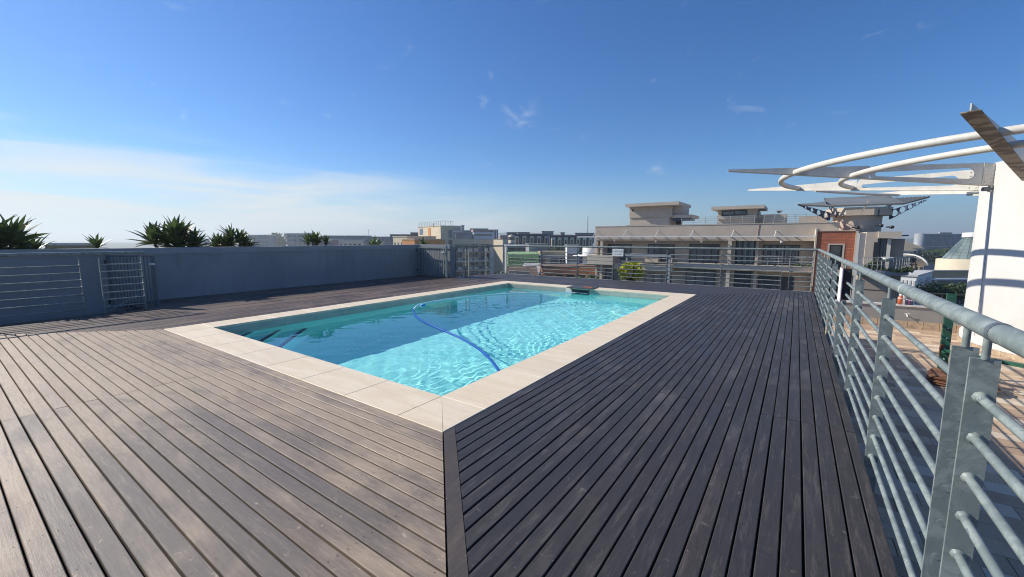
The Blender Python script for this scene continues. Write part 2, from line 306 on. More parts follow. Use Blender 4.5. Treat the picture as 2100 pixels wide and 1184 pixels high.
while x < DX1-.05:
    w = min(PITCHB-GAP, DX1-x)
    e0 = lambda t: (Y0-(t-X1)+PW+.006); e1 = lambda t: min(DY1, Y1+(t-X1)-.004)
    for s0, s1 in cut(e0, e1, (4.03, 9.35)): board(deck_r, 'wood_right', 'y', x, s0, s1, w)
    x += PITCHB; k += 1
x = X0-.006-PITCHB+GAP
while x > DX0-.02:
    e0 = lambda t: (Y0-(X0-t)+.004) if t > DXS else DYS; e1 = lambda t: min(Y1+(X0-t)-.004, 11.86 if t < -11.05 else DY1)
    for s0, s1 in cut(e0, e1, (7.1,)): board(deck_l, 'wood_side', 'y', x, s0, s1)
    x -= PITCHB
y = Y1+.006
while y < DY1-.03:
    e0 = lambda t: max(-10.98+.1*(t-12), X0-(t-Y1)+.004); e1 = lambda t: min(DX1, X1+(t-Y1)-.004)
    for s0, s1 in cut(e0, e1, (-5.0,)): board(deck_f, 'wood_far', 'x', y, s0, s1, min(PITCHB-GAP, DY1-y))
    y += PITCHB
# mitre plank
u_ = Vector((1, -1, 0))/S2; w_ = Vector((1, 1, 0))/S2; p0 = Vector((X1+.002, Y0+.002, 0)); L_ = 3.72
pl = MB(); z0, z1 = -.028, .001
q = [p0+u_*.0+w_*.004, p0+u_*L_+w_*.004, p0+u_*L_+w_*(PW/S2-.002), Vector((X1+.004, Y0+PW-.003, 0))]
pl.poly([(v.x, v.y, z0) for v in q], z1-z0); pl.build('board', 'wood_plank', deck_n)
# screw heads along the joist lines of the two near fields
scn = MB()
def screw(x, y):
    r = .0034; scn.add([(x+r*math.cos(t), y+r*math.sin(t), .0016) for t in (0, 1.05, 2.09, 3.14, 4.19, 5.24)], [(0, 1, 2, 3, 4, 5)])
for o_ in list(deck_n.children)+list(deck_r.children):
    vs_ = [v.co for v in o_.data.vertices]
    if len(vs_) != 12: continue
    bx_ = [min(v.x for v in vs_), max(v.x for v in vs_), min(v.y for v in vs_), max(v.y for v in vs_)]
    if o_ in deck_n.children[:] and (bx_[3]-bx_[2]) < .12:
        for j in range(int(bx_[0]/.45)-1, int(bx_[1]/.45)+2):
            x_ = j*.45+.1
            if bx_[0]+.1 < x_ < bx_[1]-.1:
                for f_ in (.24, .76): screw(x_+random.uniform(-.006, .006), bx_[2]+(bx_[3]-bx_[2])*f_)
    elif (bx_[1]-bx_[0]) < .12:
        for j in range(int(bx_[2]/.45)-1, int(bx_[3]/.45)+2):
            y_ = j*.45+.1
            if bx_[2]+.12 < y_ < min(bx_[3]-.1, 9):
                for f_ in (.24, .76): screw(bx_[0]+(bx_[1]-bx_[0])*f_, y_+random.uniform(-.006, .006))
o = scn.build('screw', 'screw_grey', deck_n); o['kind'] = 'stuff'
# dark-coloured sheet standing in for shade in the gaps, round pool and stair slot
fr = MB()
for bx in ((DXS, DX1-.01, -1.56, Y0+.1), (DX0, X0+.1, DYS, 11.86), (X1-.1, DX1-.01, Y0+.1, DY1-.01), (-10.98, X1-.1, Y1-.1, DY1-.01), (DXS, X0+.1, Y0+.1, DYS)):
    pass
fr.box(DXS, DX1-.012, -1.56, Y0+.2, -.12, -.07).box(DX0, X0+.2, DYS, 11.86, -.125, -.072).box(X1-.2, DX1-.012, Y0+.2, DY1-.012, -.125, -.072).box(-10.98, X1-.2, Y1-.2, DY1-.012, -.122, -.074)
fr.box(DXS, X0+.2, Y0+.2, DYS, -.121, -.073)
o = fr.build('deck_gap_shade', 'deck_gap_shade'); tag(o, kind='structure')
fa = MB().box(DX1-.03, DX1-.002, -1.56, DY1-.002, -1.6, -.03).box(-10.95, DX1-.032, DY1-.03, DY1-.002, -1.6, -.031).box(DXS+.002, DXS+.03, -1.56, DYS, -1.6, -.03).box(DX0, DXS+.002, DYS+.002, DYS+.03, -1.6, -.03)
o = fa.build('deck_fascia', 'wood_right'); tag(o, kind='structure')

pool = empty('swimming_pool', 'rectangular turquoise swimming pool with cream stone coping set in the timber deck', 'swimming pool', loc=(0, 0, 0))
def coping(pts):
    g = .0022; c = sum((Vector(p) for p in pts), Vector((0, 0)))/len(pts); q = []
    top = [(p[0], p[1]) for p in pts]
    vs = [(x, y, -.03) for x, y in top]; bz = .006
    inn = []
    for x, y in top:
        d = Vector((x, y))-c; inn.append((x-math.copysign(.004, d.x) if abs(d.x) > .01 else x, y-math.copysign(.004, d.y) if abs(d.y) > .01 else y))
    vs += [(x, y, bz-.004) for x, y in top]+[(x, y, bz) for x, y in inn]
    n = len(top); fs = [tuple(range(2*n, 3*n))]+[(i, (i+1) % n, n+(i+1) % n, n+i) for i in range(n)]+[(n+i, n+(i+1) % n, 2*n+(i+1) % n, 2*n+i) for i in range(n)]+[tuple(range(n))[::-1]]
    MB().add(vs, fs).build('coping_stone', 'coping', pool)
g = .002; OV = .025
def edge(lo, hi, step, first):
    a = [lo]; q = lo+first
    while q < hi-.25: a.append(q); q += step
    a.append(hi); return a
IN0, IN1, JN0, JN1 = XI0+OV, XI1-OV, YI0+OV, YI1-OV
IN0, IN1, JN0, JN1 = XI0, XI1, YI0, YI1
xs = edge(XI0, XI1, .79, .64); ys = edge(YI0, YI1, .8, .225+.79)
for a_, b_ in zip(xs[:-1], xs[1:]):
    coping([(a_+g/2, Y0), (b_-g/2, Y0), (b_-g/2, JN0), (a_+g/2, JN0)]); coping([(a_+g/2, JN1), (b_-g/2, JN1), (b_-g/2, Y1), (a_+g/2, Y1)])
for a_, b_ in zip(ys[:-1], ys[1:]):
    coping([(X0, a_+g/2), (IN0, a_+g/2), (IN0, b_-g/2), (X0, b_-g/2)]); coping([(IN1, a_+g/2), (X1, a_+g/2), (X1, b_-g/2), (IN1, b_-g/2)])
for sx, sy_, ox, oy, ix, iy in ((1, 1, X0, Y0, XI0, YI0), (-1, 1, X1, Y0, XI1, YI0), (1, -1, X0, Y1, XI0, YI1), (-1, -1, X1, Y1, XI1, YI1)):
    t1 = [(ox+sx*g, oy), (ix-sx*g*.5, oy), (ix-sx*g*.5, iy-sy_*g)]; t2 = [(ox, oy+sy_*g), (ix-sx*g, iy-sy_*g*.5), (ox, iy-sy_*g*.5)]
    for t in (t1, t2):
        a2 = sum(t[i][0]*t[(i+1) % 3][1]-t[(i+1) % 3][0]*t[i][1] for i in range(3)); coping(t if a2 > 0 else t[::-1])
# shell: inner faces recessed 25 mm under the coping edge
SX0, SX1, SY0, SY1 = XI0-.004, XI1+.004, YI0-.004, YI1+.004
sh = MB().box(SX0-.2, SX0-.01, SY0-.2, SY1+.2, FZ-.2, -.031).box(SX1+.01, SX1+.2, SY0-.2, SY1+.2, FZ-.2, -.031).box(SX0-.01, SX1+.01, SY0-.2, SY0-.01, FZ-.2, -.031)
sh.box(SX0-.01, SX1+.01, SY1+.01, SY1+.2, FZ-.2, -.031).box(SX0-.01, SX1+.01, SY0-.01, SY1+.01, FZ-.2, FZ)
shell = sh.build('shell', 'pool_plaster', pool)
SKX0, SKX1 = -5.68, -5.10
def wltile(*b): MB().box(*b).build('waterline_tile', 'waterline_tile', pool)
TZ0, TZ1 = -.30, -.0305
yy = SY0+.003
while yy < SY1-.05:
    y2 = min(yy+.597, SY1-.003); wltile(SX0-.01, SX0+.002, yy, y2, TZ0, TZ1); wltile(SX1-.002, SX1+.01, yy, y2, TZ0, TZ1); yy += .6
xx = SX0+.006
while xx < SX1-.05:
    x2 = min(xx+.597, SX1-.006); wltile(xx, x2, SY0-.01, SY0+.002, TZ0, TZ1)
    if not (xx > SKX0-.6 and xx < SKX1): wltile(xx, x2, SY1-.002, SY1+.01, TZ0, TZ1)
    elif xx < SKX0-.02: wltile(xx, SKX0, SY1-.002, SY1+.01, TZ0, TZ1); wltile(SKX1, x2+.6 if x2 < SKX1 else x2, SY1-.002, SY1+.01, TZ0, TZ1)
    xx += .6
# corner steps with dark nosing strips
for k, (d_, z_) in enumerate(((.62, -.36), (1.12, -.62), (1.62, -.9))):
    MB().poly([(SX0+.003, SY0+.003, FZ+.002), (SX0+d_, SY0+.003, FZ+.002), (SX0+.003, SY0+d_, FZ+.002)], z_-FZ).build('step', 'pool_plaster', pool)
    MB().poly([(SX0+d_-.12, SY0+.005, z_+.001), (SX0+d_+.003, SY0+.005, z_+.001), (SX0+.005, SY0+d_+.003, z_+.001), (SX0+.005, SY0+d_-.12, z_+.001)], .008).build('step_nosing', 'step_tile', pool)
# water surface: a real rippled sheet
rs = np.random.RandomState(5)
nx, ny = 330, 540; gx = np.linspace(SX0+.003, SX1-.003, nx); gy = np.linspace(SY0+.003, SY1-.003, ny); GX, GY = np.meshgrid(gx, gy)
H = np.zeros_like(GX)
for k in range(40):
    lam = rs.uniform(.10, .62); th = rs.uniform(-1.3, 1.3)+(math.pi if rs.rand() < .4 else 0); ph = rs.uniform(0, 6.28)
    H += .00020*(lam/.3)*np.sin((GX*math.cos(th)+GY*math.sin(th))*2*math.pi/lam+ph)
for (cx_, cy_, lam, am, reach) in ((-2.9, 4.3, .13, .0010, 2.2), (-3.6, 3.3, .17, .0012, 1.6), (-5.3, 11.3, .16, .0014, 1.7), (-3.2, 9.6, .14, .0008, 1.3), (-4.1, 6.7, .12, .0007, 1.3), (-7.2, 6.4, .17, .0006, 1.2)):
    D = np.hypot(GX-cx_, GY-cy_); H += am*np.sin(D*2*math.pi/lam)*np.exp(-(D/reach)**2)*np.clip(D/.25, 0, 1)
calm = .3+.7/(1+np.exp(-(GX+6.0)/.5)); H *= calm*.8
vs = np.c_[GX.ravel(), GY.ravel(), (WZ+H).ravel()]; idx = np.arange(nx*ny).reshape(ny, nx)
fc = np.c_[idx[:-1, :-1].ravel(), idx[:-1, 1:].ravel(), idx[1:, 1:].ravel(), idx[1:, :-1].ravel()]
me = bpy.data.meshes.new('water'); me.from_pydata(vs.tolist(), [], fc.tolist()); me.materials.append(MATS['water']); me.polygons.foreach_set('use_smooth', [True]*len(me.polygons)); me.update()
water = link('water', me); tag(water, kind='structure')
if CAUSTICS:
    water.cycles.is_caustics_caster = True
    for o in pool.children: o.cycles.is_caustics_receiver = True
# skimmer
sk = empty('pool_skimmer', 'white skimmer box with dark stone lid set in the far pool edge', 'skimmer')
MB().box(SKX0, SKX0+.03, SY1-.03, SY1+.3, -.42, -.031).box(SKX1-.03, SKX1, SY1-.03, SY1+.3, -.42, -.031).box(SKX0+.03, SKX1-.03, SY1+.27, SY1+.3, -.42, -.031).box(SKX0+.03, SKX1-.03, SY1-.03, SY1+.27, -.42, -.39).build('housing', 'lid_dark', sk)
B('lid', 'lid_dark', sk, SKX0-.12, SKX1+.12, SY1-.14, SY1+.42, .008, .032)
B('frame', 'white_paint', sk, SKX0-.2, SKX0-.002, SY1-.035, SY1-.004, -.3, -.032)
B('mouth_shade', 'window_frame', sk, SKX0+.032, SKX1-.032, SY1-.012, SY1-.004, -.36, -.045)  # near-black panel painted as the shade inside the skimmer opening
B('float', 'hose_pale', sk, SKX0+.04, SKX1-.04, SY1-.03, SY1-.013, -.15, -.13)
pad = MB().box(SKX1-.2, SKX1+.08, SY1-.02, SY1+.12, .033, .055).build('kick_board', 'pad_red'); tag(pad, 'small flat red pad lying on the dark skimmer lid', 'pad')
# cleaner hose
def spline(P, n=10):
    P = [Vector(p) for p in P]; out = []
    for i in range(len(P)-1):
        a, b, c, d = P[max(i-1, 0)], P[i], P[i+1], P[min(i+2, len(P)-1)]
        for k in range(n):
            t = k/n; out.append(.5*((2*b)+(c-a)*t+(2*a-5*b+4*c-d)*t*t+(3*b-a-3*c+d)*t**3))
    return out+[P[-1]]
hz_ = WZ+.009
HP = [(-2.72, 3.7, -.75), (-2.76, 3.74, -.35), (-2.9, 3.92, hz_-.03), (-3.12, 4.12, hz_)]+[(x, y, hz_) for x, y in ((-3.5, 4.42), (-3.98, 4.72), (-4.55, 5.0), (-5.1, 5.22), (-5.86, 5.52), (-6.58, 5.9), (-7.25, 6.42))]
HP2 = [(x, y, hz_) for x, y in ((-7.25, 6.42), (-7.68, 7.02), (-7.78, 7.8), (-7.62, 8.7), (-7.2, 9.8), (-6.5, 10.7))]+[(-5.8, 11.2, hz_), (-5.45, 11.45, hz_-.02)]
hose = empty('cleaner_hose', 'blue pool cleaner hose floating in a long curve with a pale far section', 'hose')
MB().tube(spline(HP), .021, 10).build('hose_section', 'hose_blue', hose); o = MB().tube(spline(HP2), .020, 10).build('hose_section', 'hose_pale', hose); tag(o, 'pale far hose section')
for i in (4, 7): MB().tube([Vector(HP[i])-(Vector(HP[i+1])-Vector(HP[i])).normalized()*.05, Vector(HP[i])+(Vector(HP[i+1])-Vector(HP[i])).normalized()*.05], .026, 10).build('hose_cuff', 'hose_blue', hose)
fl = MB().lathe((-7.55, 7.0), [(0.001, WZ-.03), (.06, WZ-.02), (.08, WZ+.005), (.05, WZ+.035), (.001, WZ+.045)], 14).build('pool_float', 'float_blue'); tag(fl, 'small round blue float on the water near the left pool wall', 'float')

# ------------------------------------------------------------------ railings
def post_plate(p, ax, rail, z0=-.30, z1=1.11, w=.07, th=.012, cut_mat='rail_paint'):
    """flat upright plate; ax is the rail direction, the plate stands across it"""
    ac = Vector((-ax.y, ax.x, 0)); o = Vector(p)-ax*th/2-ac*w/2
    MB().obox((o.x, o.y, z0), ax*th, ac*w, (0, 0, z1-z0)).build('post', cut_mat, rail)
    MB().tube([(p[0], p[1], z1-.001), (p[0], p[1], 1.19)], .011, 8).build('spigot', cut_mat, rail)
def rail_run(rail, a, b, panels, nbar, z0=-.30, hand=True, bars=.0145, zb=.98, dz=.1425):
    """panels: list of lists of post positions (metres from a)"""
    a = Vector((*a, 0)); b = Vector((*b, 0)); ax = (b-a).normalized(); L = (b-a).length
    for ps in panels:
        for s in ps: post_plate(a+ax*s, ax, rail, z0)
        for k in range(nbar):
            z = zb-dz*k
            MB().tube([a+ax*(ps[0]-.007)+Vector((0, 0, z)), a+ax*(ps[-1]+.012)+Vector((0, 0, z))], bars, 8).build('bar', 'rail_paint', rail)
    wb = MB()
    for ps in panels:
        for s in ps:
            if s > 8.6 and z0 < 0 and nbar == 8 and abs(b.x-a.x) > .01: continue
            for k in range(nbar):
                q_ = a+ax*s+Vector((0, 0, zb-dz*k)); ends = [-1, 1] if s not in (ps[0], ps[-1]) else ([1] if s == ps[0] else [-1])
                for e_ in ends: wb.tube([q_+ax*e_*.0055, q_+ax*e_*.011+Vector((random.uniform(-.001, .001), 0, random.uniform(-.001, .001))), q_+ax*e_*.019], [bars*1.5, bars*1.38, bars*1.02], 8, False)
    o_ = wb.build('weld_bead', 'rail_paint', rail); o_['kind'] = 'stuff'
    if hand: MB().tube([a+Vector((0, 0, 1.213)), b+Vector((0, 0, 1.213))], .032, 16).build('handrail', 'rail_paint', rail)
RX = .536
r_right = empty('railing', 'grey painted railing with thick tubular handrail along the right deck edge', 'railing')
ya = -1.6
P = lambda *v: [q-ya for q in v]
rail_run(r_right, (RX, ya), (RX, 14.78), [P(-1.2, .42, 1.965), P(2.16, 3.69, 5.25, 6.72), P(6.92, 8.45, 9.95, 11.45), P(11.62, 13.1, 14.6)], 8)
for y_, w_2, mt in ((3.22, .012, 'rail_ring'), (1.86, .03, 'rail_dark'), (9.0, .012, 'rail_ring')):
    MB().tube([(RX, y_, 1.213), (RX, y_+w_2, 1.213)], .0335, 18).build('weld_band', mt, r_right)
r_front = empty('railing', 'grey railing of thin horizontal bars along the far deck edge', 'railing')
FY = DY1+.115; xa = -10.62
Q = lambda *v: [q-xa for q in v]
rail_run(r_front, (xa, FY), (RX, FY), [Q(-10.5, -8.75, -7.1, -5.62), Q(-5.4, -3.68, -1.98, -.33), Q(-.13, .42)], 8)
r_fl = empty('railing', 'short dark railing at the far left deck corner beside the gate', 'railing')
rail_run(r_fl, (-11.1, 11.95), (-10.66, 14.72), [[.12, .62], [.78, 1.75]], 8, zb=.98)
r_left = empty('railing', 'grey railing panels beside the stair opening in front of the long wall', 'railing')
ry0 = -2.9; Z = lambda *v: [q-ry0 for q in v]
rail_run(r_left, (DXS-.05, ry0), (DXS-.05, 2.72), [Z(-2.7, -1.2, .3, 1.74), Z(2.02, 2.66)], 8)
# leaning brace at the foot of the left rail
MB().tube([(DXS-.05, 2.1, .05), (DXS-.35, 2.62, .28)], .012, 8).build('brace', 'rail_paint', r_left)
def gate(name, label, a, b, z0=.06, z1=1.2, n=9, mat='rail_paint', post=True):
    g_ = empty(name, label, 'gate'); a = Vector((*a, 0)); b = Vector((*b, 0)); ax = (b-a).normalized(); L = (b-a).length; ac = Vector((-ax.y, ax.x, 0))
    for z_ in (z0, z1-.04): MB().obox(a-ac*.02+Vector((0, 0, z_)), ax*L, ac*.04, (0, 0, .04)).build('frame_rail', mat, g_)
    for s in (0, L-.05): MB().obox(a+ax*s-ac*.019+Vector((0, 0, z0+.04)), ax*.05, ac*.038, (0, 0, z1-z0-.08)).build('stile', mat, g_)
    for k in range(n):
        s = .05+(L-.1)*(k+.5)/n; MB().tube([a+ax*s+Vector((0, 0, z0+.039)), a+ax*s+Vector((0, 0, z1-.039))], .011, 8).build('upright_bar', mat, g_)
    for z_ in (z0+.12, z1-.2): MB().obox(a-ax*.05-ac*.026+Vector((0, 0, z_)), ax*.06, ac*.052, (0, 0, .09)).build('hinge', 'black_metal', g_)
    MB().obox(b-ax*.09-ac*.05+Vector((0, 0, z1-.22)), ax*.12, ac*.03, (0, 0, .05)).build('latch', 'rail_ring', g_)
    return g_
gate('gate', 'open grey gate of upright bars folded against the end of the long wall', (-12.83, 11.68), (-11.28, 11.62), .08, 1.19, 10)
gate('gate', 'dark barred gate standing open behind the left rail panels', (-12.8, 2.38), (-11.75, 2.95), -.1, 1.14, 13, 'rail_dark')
B('gate_post', 'rail_paint', r_fl, -11.21, -11.14, 11.6, 11.67, -.02, 1.26)

# walls
lw = empty('parapet_wall', 'long grey rendered wall with a projecting cap along the left of the deck', 'wall')
B('wall', 'wall_grey', lw, DX0-.3, DX0, -5, 12.2, -1.6, 1.13)
B('cap', 'wall_cap', lw, DX0-.33, DX0+.022, -5.02, 12.22, 1.13, 1.28)
rw = empty('parapet_wall', 'short grey wall end behind the open barred gate', 'wall')
B('wall', 'wall_grey', rw, DX0+.002, -11.22, 11.88, 12.19, -1.6, 1.128); B('cap', 'wall_cap', rw, DX0+.024, -11.2, 11.85, 12.215, 1.131, 1.279)
o = MB().box(DX0-.002, DXS, -5, DYS, -1.7, -1.6).build('stair_floor', 'terrace_tile'); tag(o, kind='structure')
o = MB().box(DX0-2.4, DX0-.3, -5, 12.2, -.4, .95).build('planter_bed', 'soil'); tag(o, kind='structure')

# danger sign on the far railing
sg = empty('warning_sign', 'small white rectangular warning sign lettered DANGER on the far railing', 'sign', loc=(0, 0, 0))
SXa, SXb, SZ0, SZ1, SYY = -5.63, -5.21, .885, 1.155, FY-.075
MB().poly([(SXa+.01, SYY, SZ0), (SXb-.01, SYY, SZ0), (SXb, SYY, SZ0+.01), (SXb, SYY, SZ1-.01), (SXb-.01, SYY, SZ1), (SXa+.01, SYY, SZ1), (SXa, SYY, SZ1-.01), (SXa, SYY, SZ0+.01)], .008, (0, 1, 0)).build('panel', 'sign_white', sg)
def text(body, size, loc, mat, parent, name='lettering', rot=(math.pi/2, 0, 0), ex=.0008, align='CENTER'):
    c = bpy.data.curves.new(name, 'FONT'); c.body = body; c.size = size; c.align_x = align; c.extrude = ex; c.materials.append(MATS[mat]); c.resolution_u = 3
    o = link(name, c, None, (0, 0, 0)); bpy.context.view_layer.update(); me = bpy.data.meshes.new_from_object(o.evaluated_get(bpy.context.evaluated_depsgraph_get())); bpy.data.objects.remove(o)
    o = link(name, me, parent, loc); o.rotation_euler = rot; return o
text('DANGER', .105, ((SXa+SXb)/2, SYY-.0012, SZ1-.125), 'sign_ink', sg)
text('NO DIVING', .062, ((SXa+SXb)/2, SYY-.0012, SZ0+.055), 'sign_ink', sg)
# sign seen edge on, on the right railing
s2 = empty('warning_sign', 'small pale notice fixed edge on to the right railing', 'sign')
B('panel', 'sign_white', s2, RX-.062, RX-.054, 6.35, 6.69, .74, 1.15); B('edge', 'sign_pink', s2, RX-.0535, RX-.046, 6.352, 6.69, .742, 1.148); B('bracket', 'black_metal', s2, RX-.045, RX+.06, 6.66, 6.675, .74, 1.14)
#PART3
# ------------------------------------------------------------------ lower terrace, tower, canopy
TZ = -1.6
tr = MB().box(DX1-.03, 11, -3, 19.6, TZ-.3, TZ-.012).build('terrace_floor', 'grout'); tag(tr, kind='structure')
cells = []
TW, TL = .30, .62
row = 0; yv = -2.9
while yv < 19.55:
    xv = DX1+.01-(row*.37 % TL)
    while xv < 10.9:
        a_, b_ = max(xv, DX1), min(xv+TL-.008, 10.95)
        if b_-a_ > .06: cells.append((a_, b_, yv, min(yv+TW-.008, 19.58)))
        xv += TL
    yv += TW; row += 1
def vis(c):
    x_, y_ = (c[0]+c[1])/2, (c[2]+c[3])/2; d = Vector((x_, y_, TZ-CAMH)); t = d.dot(FW)
    if t < .3: return -1e3+t
    u, v = 1050+F_PX*d.dot(RT)/t, 592-F_PX*d.dot(UP)/t
    return (1 if 1650 < u < 2140 and v < 1230 else -50)-d.length*.01
cells.sort(key=vis, reverse=True)
bulk = MB()
for i, c in enumerate(cells):
    dz = random.uniform(-.003, .003)
    if i < 290: MB().box(c[0], c[1], c[2], c[3], TZ-.012, TZ+dz).build('tile', 'terrace_tile', tr)
    else: bulk.box(c[0], c[1], c[2], c[3], TZ-.012, TZ+dz)
o = bulk.build('tile', 'terrace_tile', tr); o['kind'] = 'stuff'
# terrace parapet
tp = empty('terrace_wall', 'low grey plastered wall with pale coping along the far side of the lower terrace', 'wall')
B('wall', 'concrete_wall', tp, .51, 11, 19.6, 19.85, TZ, -.83); B('cap', 'concrete_cap', tp, .45, 11.02, 19.56, 19.89, -.83, -.78)
sx_ = .6
while sx_ < 4.8: B('skirting', 'skirting', tp, sx_, sx_+.388, 19.565, 19.598, TZ, TZ+.26+random.uniform(-.004, .004)); sx_ += .4
MB().tube([(.3, 19.75, -.33), (11, 19.75, -.33)], .022, 8).build('top_rail', 'black_metal', tp)
for q in np.arange(.6, 11, 1.2): MB().tube([(q, 19.75, -.78), (q, 19.75, -.332)], .014, 6).build('stanchion', 'black_metal', tp)
# tap on the wall
tap = MB().tube([(3.35, 19.6, -1.12), (3.35, 19.5, -1.12), (3.35, 19.47, -1.17)], .018, 8).tube([(3.28, 19.53, -1.09), (3.42, 19.53, -1.07)], .012, 6).build('garden_tap', 'white_paint'); tag(tap, 'small pale garden tap on the low grey terrace wall', 'tap')
# bottles and tubs on the ledge
for (u, hgt, r_, mt, lab) in ((1846, .34, .075, 'bottle_orange', 'orange and cream tub, first from the left on the low terrace wall'), (1852, .31, .06, 'bottle_white', 'white container right of the orange tub on the terrace wall'),
                          (1859, .30, .05, 'bottle_dark', 'dark container with white cap in the middle of the row on the terrace wall'), (1864, .26, .045, 'sign_pink', 'purple container in the row on the terrace wall'), (1869, .25, .045, 'bottle_dark', 'short dark container, last in the row on the terrace wall')):
    p = PY(u, 620, 19.72); bt_ = tag(MB().lathe((p.x, 19.72), [(.001, -.78), (r_, -.779), (r_, -.78+hgt*.75), (r_*.5, -.78+hgt*.88), (r_*.5, -.78+hgt), (.001, -.78+hgt)], 12).build('container', mt), lab, 'container', 'containers on the terrace wall')
    MB().lathe((p.x, 19.72), [(r_+.002, -.78+hgt*.62), (r_+.002, -.78+hgt*.70)], 12).build('band', 'bottle_white' if mt != 'bottle_white' else 'bottle_dark', bt_)
    MB().lathe((p.x, 19.72), [(r_*.56, -.78+hgt*.93), (r_*.56, -.78+hgt+.02), (.001, -.78+hgt+.022)], 12).build('cap', 'bottle_white', bt_)

# white round tower
TC, TR = (7.5, 17.75), 3.15
tw = empty('stair_tower', 'tall round white rendered tower on the lower terrace at the right', 'tower')
MB().lathe(TC, [(TR, TZ+.1), (TR, 3.64), (TR-.22, 3.66), (TR-.24, 3.3), (.01, 3.28)], 72).build('wall', 'tower_white', tw)
MB().lathe(TC, [(TR+.035, TZ), (TR+.035, TZ+.32), (TR+.01, TZ+.34), (TR-.01, TZ+.34)], 72).build('plinth', 'tower_white', tw)
for k in range(30):
    t0_ = math.radians(150+k*4.2); MB().lathe(TC, [(TR+.04, TZ), (TR+.058, TZ+.001), (TR+.058, TZ+.14), (TR+.04, TZ+.142)], 2, t0_, t0_+math.radians(4.1), False).build('skirting', 'skirting', tw)
jt = math.radians(180+11); jx, jy = TC[0]+(TR+.002)*math.cos(jt), TC[1]+(TR+.002)*math.sin(jt)
MB().tube([(jx, jy, TZ+.36), (jx+.01, jy, 3.0)], .006, 5).build('joint_cord', 'rail_dark', tw)
# canopy: fins and tubes
can = empty('canopy', 'cream steel canopy of tapering slotted fins and curved tubes fixed to the round white tower', 'canopy')
ZB = 3.0
def fin(tip, root, h0=.62, h1=.045, slot=True, fl=.16, stain=False, flare=0.):
    a = Vector((root[0], root[1], 0)); b = Vector((tip[0], tip[1], 0)); ax = (b-a).normalized(); L = (b-a).length; ac = Vector((-ax.y, ax.x, 0)); th = .02
    slp = (tip[2]-root[2])/L; Pt = lambda s, z: a+ax*s+Vector((0, 0, z+slp*s)); axs = (ax+Vector((0, 0, slp)))
    top = lambda s: ZB+.02+h1+(h0-h1)*(1-s/L)**1.0
    # outline ring and slot ring joined by quads
    N = 40; outer = []; inner = []
    if slot:
        s0, s1 = .45, L*.40; r0 = .15; r1 = .06
        zc0, zc1 = ZB+.31, ZB+.16
        c0, c1 = Vector((s0+r0, zc0)), Vector((s1, zc1))
        for k in range(N//2+1): t = math.pi/2+math.pi*k/(N//2); inner.append((c0.x+r0*math.cos(t), c0.y+r0*math.sin(t)))
        for k in range(N//2+1): t = -math.pi/2+math.pi*k/(N//2); inner.append((c1.x+r1*math.cos(t), c1.y+r1*math.sin(t)))
        for x_, z_ in inner:
            if x_ <= c0.x: t = math.atan2(z_-c0.y, x_-c0.x); dx, dz = math.cos(t), math.sin(t)
            elif x_ >= c1.x: t = math.atan2(z_-c1.y, x_-c1.x); dx, dz = math.cos(t), math.sin(t)
            else: dx, dz = 0, 1
            xo = x_
            if x_ <= c0.x: xo = x_+(0-x_)*max(0, -dx)
            if x_ >= c1.x: xo = x_+.15*max(0, dx)
            lo, hi = ZB+.02, top(xo); mid_ = (c0.y if x_ < (c0.x+c1.x)/2 else c1.y)
            w = (dz+1)/2; w = min(1, max(0, .5+.5*math.copysign(min(1, abs(dz)*1.25), dz))); outer.append((xo, lo+(hi-lo)*w))
        n = len(inner); vs = []
        for sgn in (-.5, .5):
            vs += [Pt(x_, z_)+ac*th*sgn for x_, z_ in inner]; vs += [Pt(x_, z_)+ac*th*sgn for x_, z_ in outer]
        fs = []
        for i in range(n):
            j = (i+1) % n; fs += [(i, j, n+j, n+i), (2*n+j, 2*n+i, 3*n+i, 3*n+j), (j, i, 2*n+i, 2*n+j), (n+i, n+j, 3*n+j, 3*n+i)]
        m_ = MB().add(vs, fs); xs_ = s1+r1+.15
        # solid web beyond the slot
        sol = [(xs_-.155+.0, ZB+.02), (L, ZB+.02), (L, top(L)), (xs_-.155, top(xs_-.155))]
        sol = [(xs_, ZB+.02), (L, ZB+.02), (L, top(L)), (xs_, top(xs_))]
        m_.poly([Pt(x_, z_)-ac*th*.5 for x_, z_ in sol], th, ac); m_.build('web', 'steel_cream', can)
    else:
        MB().poly([Pt(x_, z_)-ac*th*.5 for x_, z_ in [(0, ZB+.02), (L, ZB+.02), (L, top(L)), (0, top(0))]], th, ac).build('web', 'steel_cream', can)
    MB().obox(Pt(0, ZB)-ac*fl/2, axs*L, ac*fl, (0, 0, .018)).build('flange', 'steel_stained' if stain else 'steel_cream', can)
    if slot:
        for s_ in (-1, 1): MB().obox(Pt(.0, ZB+.022)+ac*(.0105 if s_ > 0 else -.0225), axs*.26, ac*.012, (0, 0, h0-.03)).build('splice_plate', 'steel_cream', can)
        for i in range(2):
            for j in range(5):
                c_ = Pt(.06+.14*i, ZB+.09+.115*j)
                for s_ in (-1, 1): MB().tube([c_+ac*.022*s_, c_+ac*.042*s_], .02, 6).build('bolt', 'steel_cream', can)
        c_ = Pt(.1, ZB-.09); MB().tube([c_-ax*.14, c_+ax*.12], .06, 10).build('bracket', 'rail_dark', can)
        MB().obox(c_-ac*.05-ax*.16-Vector((0, 0, .08)), ax*.14, ac*.1, (0, 0, .165)).build('bracket', 'steel_cream', can)
fin((-2.02, 15.31, 3.71), (4.40, 17.29, ZB))
fin((-1.99, 21.8, 3.71), (4.42, 18.56, ZB))
fin((2.22, 10.2, 3.62), (4.72, 16.16, ZB), .62, .12, False, .24, True)
fin((2.3, 23.5, 3.4), (5.97, 20.5, ZB), .4, .04, False)
